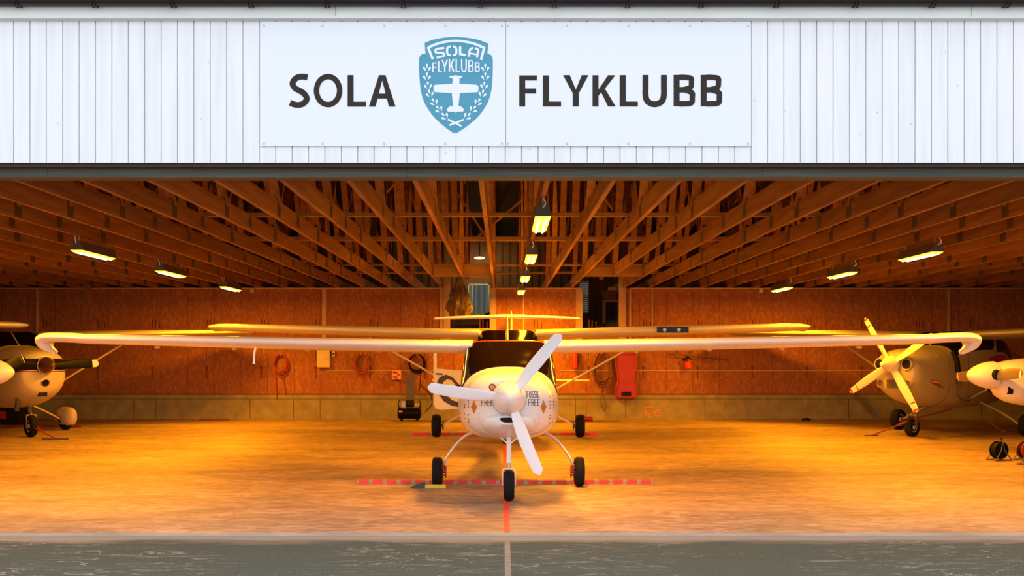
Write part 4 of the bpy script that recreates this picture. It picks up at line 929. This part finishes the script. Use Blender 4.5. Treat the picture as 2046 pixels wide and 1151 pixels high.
# ventilator hose hanging at its door
th_ = math.radians(22)
def rside(y, th, off): a = CS.pt(y, math.radians(th)); n = CS.nrm(y, math.radians(th)); return a+n*off
m = MB(); m.tube([rside(.55, 40, .05), rside(.55, 20, .05), rside(.55, 2, .05)], .045, 14); hs = m.build('heater_hose', black, rt)
for th in (-2, -5, -8): MB().torus(rside(.55, th, .05), .045, .012, Vector((0, 0, 1)), 18, 6).build('hose_ring', darksteel, hs)
MB().tube([rside(.55, -8, .05), rside(.57, -25, .05), rside(.75, -34, .07), rside(1.0, -38, .06), rside(1.15, -42, .03)], .010, 6).build('cable', darksteel, hs)
o = MB().tube(crom([(9.35, 22.3, .62), (9.36, 22.3, .35), (9.5, 22.2, .12), (9.75, 22.05, .01), (10.6, 21.9, .01), (12.2, 21.8, .01)], 6), .012, 6).build('heater_cable', orange_cable)
tag(o, 'thin orange cable hanging from the belly of the right airplane to the floor', 'cable')
tb = empty('tow_bar', (0, 0, 0), 0, 'long red tow bar sloping from the right airplane nose wheel down to the floor', 'tow bar')
N0 = Vector((7.55, 21.0, .34)); hd = P(1741, 873, 21.0); hd.z = .025
m = MB(); m.tube([N0+Vector((.75, .25, .16)), N0], .016, 8); m.tube([N0+Vector((.0, .0, 0)), N0+(hd-N0)*.4], .028, 8); m.tube([N0+(hd-N0)*.4, hd], .014, 8); m.build('shaft', mat('weathered dark red', (.16, .022, .012), .6), tb)
MB().bar(hd+Vector((-.13, 0, 0)), hd+Vector((.13, .03, 0)), .03, .02).build('foot', darksteel, tb)

# ------------------------------------------------------------------ low-wing airplanes at both edges (mirror images)
def lowwing(s, tip, rz, label, bang, high=False):
    """s=+1: the one at right, nose pointing left (local -Y is forward)"""
    t = empty('high_wing_airplane' if high else 'low_wing_airplane', tip, rz, label, 'airplane')
    su = Surf([(.46, .16, -.17, .0, .15, 2, 2, 0), (.52, .27, -.30, -.04, .18, 2.2, 2.2, 0), (.75, .36, -.42, -.08, .23, 2.3, 2.4, 0), (1.3, .43, -.50, -.10, .28, 2.5, 2.6, 0), (1.9, .48, -.55, -.10, .34, 2.6, 3, 0), (2.5, .50, -.55, -.05, .70, 3, 3, .2), (3.2, .48, -.52, -.05, .72, 3, 3, .2), (4.2, .30, -.35, .0, .40, 2.4, 2.4, 0), (6.0, .08, .0, .12, .25, 2, 2, 0)])
    fo = su.mesh(.46, 6.0, 50, 48).build('fuselage', white_gel, t, angle=50)
    su.patch([(2.0, 30, 150), (2.6, 25, 155), (3.1, 25, 155)], .006, 12, 24).build('canopy', glass_dark, t)
    spn = MB().lathe([(0, .001), (.012, .035), (.06, .085), (.14, .135), (.24, .178), (.35, .203), (.44, .21), (.45, .20)], (0, 0, 0), Vector((0, 1, 0)), 40).build('spinner', white_gel, t)
    for a in bang:
        bo = blade((0, .36, 0), math.radians(a), .12, .79, [.10, .15, .17, .16, .12], 20, 8, .035).build('propeller_blade', black if high else grey_blade, t)
        for r0, r1 in ((.68, .70), (.73, .755)): blade((0, .36, 0), math.radians(a), r0, r1, [.139, .135], 12, 10, .022, tip=.0001).build('stripe', redp if r0 < .71 else prop_white, bo)
        MB().lathe([(0, .075), (.01, .08), (.05, .06)], Vector((0, .36, 0))+Vector((math.cos(math.radians(a)), 0, math.sin(math.radians(a))))*.185, Vector((math.cos(math.radians(a)), 0, math.sin(math.radians(a)))), 16).build('blade_socket', mattblack, spn)
    zg = -tip[2]
    for q in (-1, 1):
        if high: ws_ = ((.2, 1.95, .76, 1.2, .17), (2.9, 1.98, .80, 1.15, .15), (3.2, 2.02, .80, 1.0, .12), (3.32, 2.15, .80, .7, .06))
        else: ws_ = ((.3, 2.0, -.42, 1.3, .18), (2.3, 2.1, -.33, 1.1, .13), (2.6, 2.2, -.31, .8, .06))
        wing_loft([(q*x, y, z, c, h, 0, .03) for x, y, z, c, h in ws_]).build('wing', white_gel, t, angle=60)
        MB().tube([(q*1.1, 2.6, -.38), (q*1.15, 2.6, zg+.17)], .03, 10).build('gear_leg', white_gel, t)
        w = tyre((q*1.25, 2.6, zg+.17), .17, .12).build('tyre', rubber, t); hubm((q*1.25, 2.6, zg+.17), .17, .12).build('rim', steel, w)
        wing_loft([(q*x, 5.4+.05*x, .16, .6-.1*x, .06, 0, 0) for x in (.03, 1.3)]).build('tailplane', white_gel, t, angle=60)
        MB().lathe([(-.01, .045), (-.02, .06), (.05, .065)], (q*.20, .56, -.22), Vector((q*.4, 1, 0)), 18).build('cooling_inlet', mattblack, fo)
    MB().tube([(0, 1.65, -.4), (0, 1.6, zg+.17)], .03, 10).build('nose_strut', white_gel, t)
    w = tyre((0, 1.6, zg+.17), .17, .12).build('tyre', rubber, t); hubm((0, 1.6, zg+.17), .17, .12).build('rim', steel, w)
    MB().loft([[(x*k, y, z) for x, y in ((0, y0), (.03, y0+c*.4), (0, y0+c), (-.03, y0+c*.4))] for y0, c, z, k in ((5.1, .9, .15, 1), (5.5, .55, .65, .7))]).build('tail_fin', white_gel, t, angle=60)
    return t
a = P(1932, 750, 17.2); lowwing(1, tuple(a), math.radians(-77), 'white low-wing airplane at right edge, long pointed spinner and grey propeller in view', (3, 183))
a = P(28, 744, 17.2); lowwing(-1, tuple(a), math.radians(77), 'white high-wing airplane at left edge, only spinner tip and wing tip in view', (16, 196), True)

# ------------------------------------------------------------------ floor things
def redboard(y, x0, x1, h, label, cells, gaps):
    o = MB().box((x0, y, 0), (x1, y+.10, h)).build('stop_board', mat('raw painted timber', (.50, .36, .20), .7, var=.4, vscale=(10, 30, 30)), flat=True); tag(o, label, 'board', 'painted stop boards on the floor')
    n = cells; w = (x1-x0)/n
    for i in range(n):
        a = x0+w*(i+.14)
        MB().box((a, y-.002, .004), (a+w*gaps, y+.1, h+.002)).build('red_block', redtape, o, flat=True)
redboard(13.22, PX(712, 13.2), PX(1306, 13.2), .045, 'red and white painted board on the floor behind the white airplane main wheels', 21, .70)
redboard(21.35, PX(819, 21.4), PX(1197, 21.4), .05, 'faded red board on the floor behind the middle airplane wheels', 9, .80)
o = MB().box((PX(1005.5, 11.5), 9.60, 0), (PX(1016.5, 11.5), 19.0, .002)).build('guide_line', redtape, flat=True); tag(o, 'red guide line painted down the middle of the hangar floor', 'floor marking')
o = MB().box((PX(1008, 9.2), 2.0, -.012), (PX(1019, 9.2), 9.19, -.0105)).build('guide_line', faded_m, flat=True); tag(o, 'faded pale guide line painted on the dark apron outside', 'floor marking')
ch = empty('wheel_chock', (PX(855, 12.85), 12.83, 0), 0, 'yellow and dark green chock on the floor by the white airplane left wheel', 'chock')
MB().box((-.03, -.03, 0), (.20, .03, .04)).build('block', yellow_m, ch)
m = MB(); m.loft([[(-.19, -.02, 0), (-.19, .03, 0), (-.19, .03, .012), (-.19, -.02, .012)], [(-.12, -.04, 0), (-.12, .04, 0), (-.12, .03, .045), (-.12, -.03, .045)], [(-.03, -.035, 0), (-.03, .035, 0), (-.03, .03, .06), (-.03, -.03, .06)]]); m.build('wedge', green_m, ch)
def reel(px, py, Y, drum, label):
    b = P(px, py, Y); t = empty('cable_reel', (b.x, Y, 0), math.radians(20), label, 'cable reel', 'cable reels on the floor at right')
    for s in (-1, 1): MB().lathe([(s*.05-.006, .03), (s*.05-.006, .12), (s*.05+.006, .12), (s*.05+.006, .03)], (0, 0, .15), Vector((0, 1, 0)), 28).build('flange', drum, t)
    m = MB()
    for i in range(5): m.torus((0, -.036+i*.018, .15), .095, .012, Vector((0, 1, 0)), 24, 6)
    m.build('wound_cable', mattblack, t)
    MB().lathe([(-.045, .01), (-.045, .08), (.045, .08), (.045, .01)], (0, 0, .15), Vector((0, 1, 0)), 20).build('core', darksteel, t)
    m = MB(); m.tube(crom([(-.14, -.09, .01), (0, -.075, .02), (.14, -.09, .01)], 4), .008, 6); m.tube(crom([(-.14, .09, .01), (0, .075, .02), (.14, .09, .01)], 4), .008, 6)
    for s in (-1, 1): m.tube([(-.14, s*.09, .01), (-.03, s*.075, .15), (0, s*.07, .28), (.03, s*.075, .15), (.14, s*.09, .01)], .008, 6)
    m.tube([(0, -.07, .28), (0, .07, .28)], .011, 8); m.build('stand', darksteel, t)
    MB().tube([(0, -.03, .28), (0, -.03, .31), (.03, -.03, .315)], .012, 8).build('handle', mattblack, t)
reel(1996, 920, 16.2, black, 'black cable reel on a wire stand on the floor at right')
reel(2049, 920, 16.2, dark_red, 'red cable reel on a wire stand at the right edge')
o = MB(); 
for i in range(7):
    x = 7.08+.13*i; o.bar((x, 15.5+.05*math.sin(i), .012), (x+.01, 15.75, .012), .012, .012)
o.tube([(6.98, 15.62, .012), (7.5, 15.5, .012), (8.4, 15.3, .012)], .012, 6); o.tube([(7.1, 15.56, .014), (8.3, 15.36, .014)], .02, 6)
tag(o.build('folded_stand', darksteel), 'black folded rod stand lying on the floor before the cable reels', 'stand')
o = MB().lathe([(0, .05), (0, .10), (.04, .10), (.06, .05)], (PX(1613, 26.2), 26.3, .0), Vector((0, 0, 1)), 16).build('rubber_foot', mattblack); o.scale.x = 1.0
tag(o, 'small black rubber block on the floor by the back wall at right', 'block')
o = MB().box((PX(400, 26.3), 26.2, 0), (PX(457, 26.3), 26.28, .045)).build('wooden_bar', mat('dark red wood', (.16, .04, .015), .7)); tag(o, 'dark wooden bar on the floor by the back wall at left', 'bar')

# ------------------------------------------------------------------ wall things
YW = YB-0.03
def coil(px, py, rx, rz, mt, label, tails, n=9, rr_=.012, seed=1):
    rnd = random.Random(seed); c = P(px, py, YB); t = empty('hanging_cable', (c.x, YW, c.z), 0, label, 'cable', 'coils hanging on the back wall')
    m = MB()
    for i in range(n):
        a = rx*rnd.uniform(.82, 1.03); b = rz*rnd.uniform(.82, 1.03); ox = rnd.uniform(-.02, .02); oy = -.02-.012*i
        pts = [(ox+a*math.cos(q)*(1+.12*math.sin(q)*-1), oy, (rz-b)+b*math.sin(q)) for q in [2*math.pi*j/26 for j in range(26)]]
        m.tube(pts, rr_, 6, True)
    m.build('coil', mt, t)
    MB().tube([(0, .025, rz*.9), (0, -.14, rz*.9), (0, -.15, rz*.9+.04)], .012, 8).build('hook', trimwood, t)
    for tl in tails: MB().tube(crom([(a, -.05, b) for a, b in tl], 5), rr_*.9, 6).build('loose_end', mt, t)
    return t
coil(563, 727, .17, .22, orange_cable, 'orange red cable coil hanging on the back wall left of the cream box', [[(-.16, -.05), (-.12, -.4), (-.11, -.8)], [(.1, -.1), (.05, -.3), (.08, -.55), (.09, -.7)], [(-.12, -.15), (0, -.3), (.14, -.2), (.17, 0)]], seed=2)
coil(723, 727, .18, .24, orange_cable, 'dull orange cable coil hanging on the back wall right of the cream box', [[(0, -.2), (.02, -.4), (.03, -.52)], [(-.16, -.05), (-.05, -.3), (.1, -.28), (.17, -.05)]], seed=3)
coil(834, 727, .19, .22, mattblack, 'black air hose coil hanging above the compressor', [[(.08, -.2), (.07, -.45), (.05, -.62)], [(.08, -.5), (.3, -.7), (.34, -.95), (.2, -1.08)]], seed=4)
coil(1202, 737, .20, .40, brown_cable, 'tall brown cable coil hanging left of the red rescue board', [[(.05, -.35), (.0, -.55), (-.02, -.8), (.06, -.98), (.1, -.85), (.03, -.62)]], n=12, seed=5)
def wbox(name, px0, py0, px1, py1, dep, mt, label, cat):
    a = P(px0, py1, YW); b = P(px1, py0, YW); t = empty(name, ((a.x+b.x)/2, YW, a.z), 0, label, cat); w = (b.x-a.x)/2; h = b.z-a.z
    MB().box((-w, -dep, 0), (w, .028, h)).build('case', mt, t, flat=True); return t, w, h
t, w, h = wbox('electrical_cabinet', 635, 700, 660, 734, .12, cream_box, 'cream electrical cabinet on the back wall between the two orange coils', 'cabinet')
MB().box((-w+.015, -.126, .015), (w-.015, -.12, h-.015)).build('door', cream_box, t, flat=True); MB().lathe([(-.01, .01), (0, .012)], (w-.04, -.128, h/2), n=10).build('lock', darksteel, t)
t, w, h = wbox('light_switch', 664, 702, 669, 712, .05, cream_box, 'small cream switch right of the electrical cabinet', 'switch'); MB().box((-w*.5, -.056, h*.3), (w*.5, -.05, h*.7)).build('rocker', mattblack, t, flat=True)
t, w, h = wbox('socket_box', 784.5, 740, 801.5, 758, .14, mat('orange cream plastic', (.80, .42, .16), .5), 'square cream socket box with red sockets above the compressor', 'socket box')
for x, z in ((-.5, .8), (.0, .75), (.55, .5), (-.45, .3), (.05, .2)): MB().lathe([(-.012, .02), (-.01, .028), (0, .03)], (x*w, -.141, z*h), n=14).build('socket', dark_red, t)
# conduit
m = MB().box((PX(648, YB), YW+.01, PZ(741.5, YB)), (PX(905, YB), YB-.001, PZ(740, YB))); m.box((PX(1118, YB), YW+.01, PZ(741.5, YB)), (12.2, YB-.001, PZ(740, YB)))
tag(m.build('cable_conduit', trimwood, flat=True), 'thin pale conduit running level along the back wall', 'conduit')
# compressor
cb = P(818, 838, 26.3); t = empty('air_compressor', (cb.x, 26.3, 0), math.radians(-4), 'black air compressor with a horizontal tank by the back wall', 'compressor')
MB().lathe([(-.27, .02), (-.265, .08), (-.24, .13), (.24, .13), (.265, .08), (.27, .02)], (0, 0, .17), Vector((1, 0, 0)), 28).build('tank', black, t)
for s in (-1, 1): MB().box((s*.18-.02, -.09, 0), (s*.18+.02, .09, .06)).build('foot', mattblack, t); MB().tube([(s*.24, .0, .28), (s*.26, .0, .42), (s*.22, .02, .46)], .012, 8).build('handle', mattblack, t)
MB().lathe([(-.1, .02), (-.1, .085), (.08, .085), (.09, .03)], (.02, 0, .38), Vector((1, 0, 0)), 24).build('motor', mattblack, t)
pu = MB(); pu.box((-.17, -.06, .28), (-.07, .06, .44))
for i in range(5): pu.box((-.18, -.07, .34+i*.02), (-.06, .07, .347+i*.02))
pu.build('pump', steel, t)
MB().box((-.22, -.07, .29), (.22, .07, .31)).build('mounting_plate', darksteel, t)
for x in (.16, .21): MB().lathe([(-.02, .022), (.01, .025)], (x, -.07, .37), n=14).build('gauge', cream_box, t)
MB().box((-.22, -.135, .2), (-.14, -.128, .235)).build('sticker', cream_box, t, flat=True)
MB().box((-.10, .10, .45), (.10, .14, 1.05)).build('guard_panel', darksteel, t, flat=True)
# right side of the wall
fe = empty('fire_extinguisher', (PX(1148, YB), YW-.09, PZ(737, YB)), 0, 'red fire extinguisher on the back wall right of the white airplane', 'fire extinguisher')
MB().lathe([(0, .03), (.01, .068), (.32, .068), (.37, .045), (.39, .02)], (0, 0, 0), Vector((0, 0, 1)), 22).build('cylinder', redp, fe); MB().box((-.03, -.03, .38), (.05, .03, .44)).build('valve', mattblack, fe)
MB().tube(crom([(.04, 0, .41), (.085, -.03, .36), (.08, -.04, .2), (.07, -.04, .12)], 5), .010, 6).build('hose', mattblack, fe); MB().box((-.03, .05, .1), (.03, .117, .3)).build('wall_bracket', darksteel, fe)
rb = empty('rescue_board', (PX(1250, YB), YW-.06, PZ(796, YB)), 0, 'red plastic board with moulded edges hanging upright on the back wall', 'board')
hh = PZ(706, YB)-PZ(796, YB)
pf = [(-.24, .02), (-.25, .10), (-.245, .30), (-.20, .38), (-.215, .6), (-.25, .68), (-.25, hh-.05), (-.21, hh), (.21, hh), (.25, hh-.05), (.25, .68), (.215, .6), (.20, .38), (.245, .30), (.25, .10), (.24, .02), (.2, 0), (-.2, 0)]
MB().prism(pf, -.03, .06).build('shell', dark_red, rb, flat=True)
mb_ = MB(); mb_.tube([(x*.93, -.035, .03+z*.95) for x, z in pf], .022, 8, True); mb_.build('rim', dark_red, rb)
MB().box((-.11, -.05, .05), (.11, -.031, .16)).build('grip', mattblack, rb, flat=True)
hk = empty('tool_rail', (PX(1380, YB), YW-.02, PZ(712, YB)), 0, 'sloping brown rod on hooks high on the right back wall', 'rail')
MB().tube([(-.55, -.06, .06), (.85, -.06, -.08)], .012, 8).build('rod', brown_cable, hk)
for x in (-.35, -.04, .32): MB().tube(crom([(x-.04, -.06, .1), (x-.04, -.07, -.02), (x, -.07, -.05), (x+.04, -.07, -.02), (x+.04, -.05, .1), (x, .045, .1)], 4), .008, 6).build('hook', darksteel, hk)
bk = empty('red_container', (PX(1373, YB), YW-.12, PZ(736, YB)), 0, 'bright red container hanging from the rod on the back wall', 'container')
MB().lathe([(0, .05), (.01, .085), (.16, .075), (.17, .05)], (0.02, 0, 0), Vector((-.3, 0, 1)), 20).build('body', mat('bright red plastic', (.85, .04, .02), .4), bk); m = MB(); m.tube(crom([(-.11, 0, .17), (-.02, -.02, .27), (.06, 0, .2)], 5), .016, 8); m.tube([(-.14, 0, .22), (-.02, 0, .19)], .02, 8); m.tube([(-.02, 0, .24), (0, .05, .27)], .015, 6); m.build('spout', mattblack, bk)
# brown pole leaning and bundle by the middle airplane tyre
o = MB().tube([(PX(1179, 26.6), 26.55, 1.0), (PX(1170, 26.2), 26.25, .09)], .012, 6).build('leaning_pole', orange_cable); tag(o, 'thin orange pole leaning at the back wall left of the brown coil', 'pole')
o = MB().lathe([(-.16, .02), (-.15, .055), (.15, .055), (.16, .02)], (PX(1169, 26.2), 26.0, .056), Vector((1, 0, -.0)), 14).build('red_roll', dark_red); tag(o, 'dark red roll lying on the floor behind the middle airplane right tyre', 'roll')
o = MB().bar(P(1123, 719, 26.7), P(1133, 703, 26.7), .02, .03, Vector((0, 1, 0))).build('wall_wedge', darksteel); o2 = o; tag(o, 'small dark pointed bracket hanging on the wall left of the fire extinguisher', 'bracket')
bpt = P(1128, 711, 26.7); MB().tube([bpt, (bpt.x, YB+.001, bpt.z)], .008, 6).build('pin', darksteel, o)
# marks on the boards: slots and stains
m = MB(); rnd = random.Random(11)
for px in range(87, 2046, 109):
    for dx in (0, 6, 14):
        x = PX(px+dx, YB); h0 = rnd.uniform(0, 3); m.box((x-.012, YB-.003, PZ(656, YB)), (x+.012, YB-.0005, PZ(637+h0+(4 if dx == 14 else 0), YB)))
    x = PX(px+109*0-1, YB)
    m.lathe([(-.004, .035), (-.0005, .035)], (x, YB, PZ(735, YB)), n=14); m.box((x-.014, YB-.003, PZ(758, YB)), (x+.014, YB-.0005, PZ(738, YB)))
    m.box((x-.010, YB-.003, PZ(722, YB)), (x+.004, YB-.0005, PZ(690, YB)))
sm = struct(m.build('trim_40', mat('dark wall slot', (.15, .04, .012), .9), flat=True))
# orange marker writing on the footing
def wq(px, py): return (PX(px, YB), PZ(py, YB))
m = MB(); yy = (YB-.0185, YB-.0145)
for st in ([(1289, 813), (1290.5, 831)], [(1288, 814), (1306, 813.5)], [(1290, 822), (1300, 821)], [(1296, 825), (1297, 836)], [(1320, 819), (1310, 821), (1306, 827), (1311, 832), (1320, 829)], [(1303, 824), (1322, 825)]):
    stroke(m, st, 1.7, yy[0], yy[1], wq)
struct(m.build('trim_41', chalk, flat=True))
# stub post hanging from the trusses at left, timber blocks
o = MB().box((-.06, -.1, 0), (.06, .1, ZC-PZ(608, 25.6))).build('hanging_stub', wood); o.location = (TX(-15), 25.7, PZ(608, 25.6)); tag(o, 'short timber stub hanging from the trusses at left near the back wall', 'timber stub')
for px, d in ((505, 'left'), (1519, 'right')):
    o = MB().box((-.04, -.03, 0), (.04, .02, .10)).build('junction_box', cream_box, flat=True); o.location = (PX(px, YB), YB-.071, PZ(585, YB)); tag(o, 'small cream junction box at the top of the %s back wall' % d, 'junction box', 'junction boxes under the trusses')

# ------------------------------------------------------------------ loft contents
def bag():
    rnd = random.Random(5); Y = 25.4; x = PX(918, Y); z1 = PZ(555, Y)+.0; z0 = PZ(637, Y); rings = []
    for i in range(22):
        t_ = i/21; r = .05+.21*math.sin(min(t_*1.25, 1)*math.pi/2)**1.3 if t_ < .75 else .26*(1-(t_-.75)*1.6)
        ring = []
        for j in range(36):
            a = 2*math.pi*j/36; f = 1+.16*math.sin(a*7+t_*3)*t_**.5+.10*math.sin(a*13+9*t_)+.08*math.sin(a*5-t_*14)+rnd.uniform(-.05, .05); ring.append((x+r*f*math.cos(a), Y+r*f*math.sin(a)*.8, z1+(z0-z1)*t_+rnd.uniform(-.01, .01)))
        rings.append(ring)
    return MB().loft(rings).build('hanging_bag', bag_m, angle=60)
b_ = bag(); tag(b_, 'brown bundled tarpaulin bag hanging under the truss before the left loft opening', 'bag')
MB().tube([(PX(918, 25.4), 25.4, PZ(556, 25.4)), (PX(918, 25.4), 25.4, ZC+.16)], .02, 8).build('rope', brown_cable, b_)
def tarp():
    rnd = random.Random(9); y0 = 27.4; g = []
    nx, ny = 26, 8; x0, x1 = PX(1164, 27.6), PX(1256, 27.6)
    rings = []
    for i in range(nx+1):
        t_ = i/nx; h = .06+.30*t_+.05*math.sin(t_*9)+.03*math.sin(t_*23); x = x0+(x1-x0)*t_; ring = []
        for j in range(13):
            a = math.pi*j/12; ring.append((x+rnd.uniform(-.012, .012), y0+.6*(1-math.cos(a))/2*1.4, ZL+h*math.sin(a)**.7*(1+rnd.uniform(-.08, .08))))
        rings.append(ring)
    return MB().loft(rings).build('tarpaulin_heap', tarp_m, angle=50)
tag(tarp(), 'grey blue tarpaulin heaped in the right loft opening', 'tarpaulin')
cb_ = empty('carton_stack', (PX(1221, 28.6), 28.6, ZL), 0, 'reddish cartons on a pale rack in the right loft opening', 'carton stack')
MB().box((-.22, -.2, .86), (.22, .2, .98)).build('carton', carton_m, cb_, flat=True); MB().box((-.20, -.2, .74), (.10, .2, .86)).build('carton', carton_m, cb_, flat=True); MB().box((-.06, -.2, .98), (.12, .2, 1.06)).build('carton', cream_box, cb_, flat=True)
m = MB()
for x in (-.18, .2):
    for y in (-.2, .2): m.box((x-.02, y-.02, 0), (x+.02, y+.02, .74))
m.box((-.22, -.22, .70), (.24, .22, .74)); m.build('rack', trimwood, cb_, flat=True)
o = MB().box((-.5, -.2, 0), (.1, .2, .10)).build('storage_case', mattblack); o.location = (PX(950, 27.8), 27.8, ZL); tag(o, 'low black case in the left loft opening below the window', 'case')
o = MB().loft([[(-.18, -.15, 0), (.25, -.15, 0), (.25, .15, 0), (-.18, .15, 0)], [(-.2, -.15, .30), (.25, -.15, .34), (.25, .15, .34), (-.2, .15, .30)], [(-.05, -.1, .42), (.25, -.1, .52), (.25, .1, .52), (-.05, .1, .42)]]).build('covered_seat', mat('dark brown cover', (.06, .03, .02), .8), angle=20); o.location = (PX(975, 28.6), 28.6, ZL); tag(o, 'dark covered seat in front of the window in the left loft opening', 'seat')
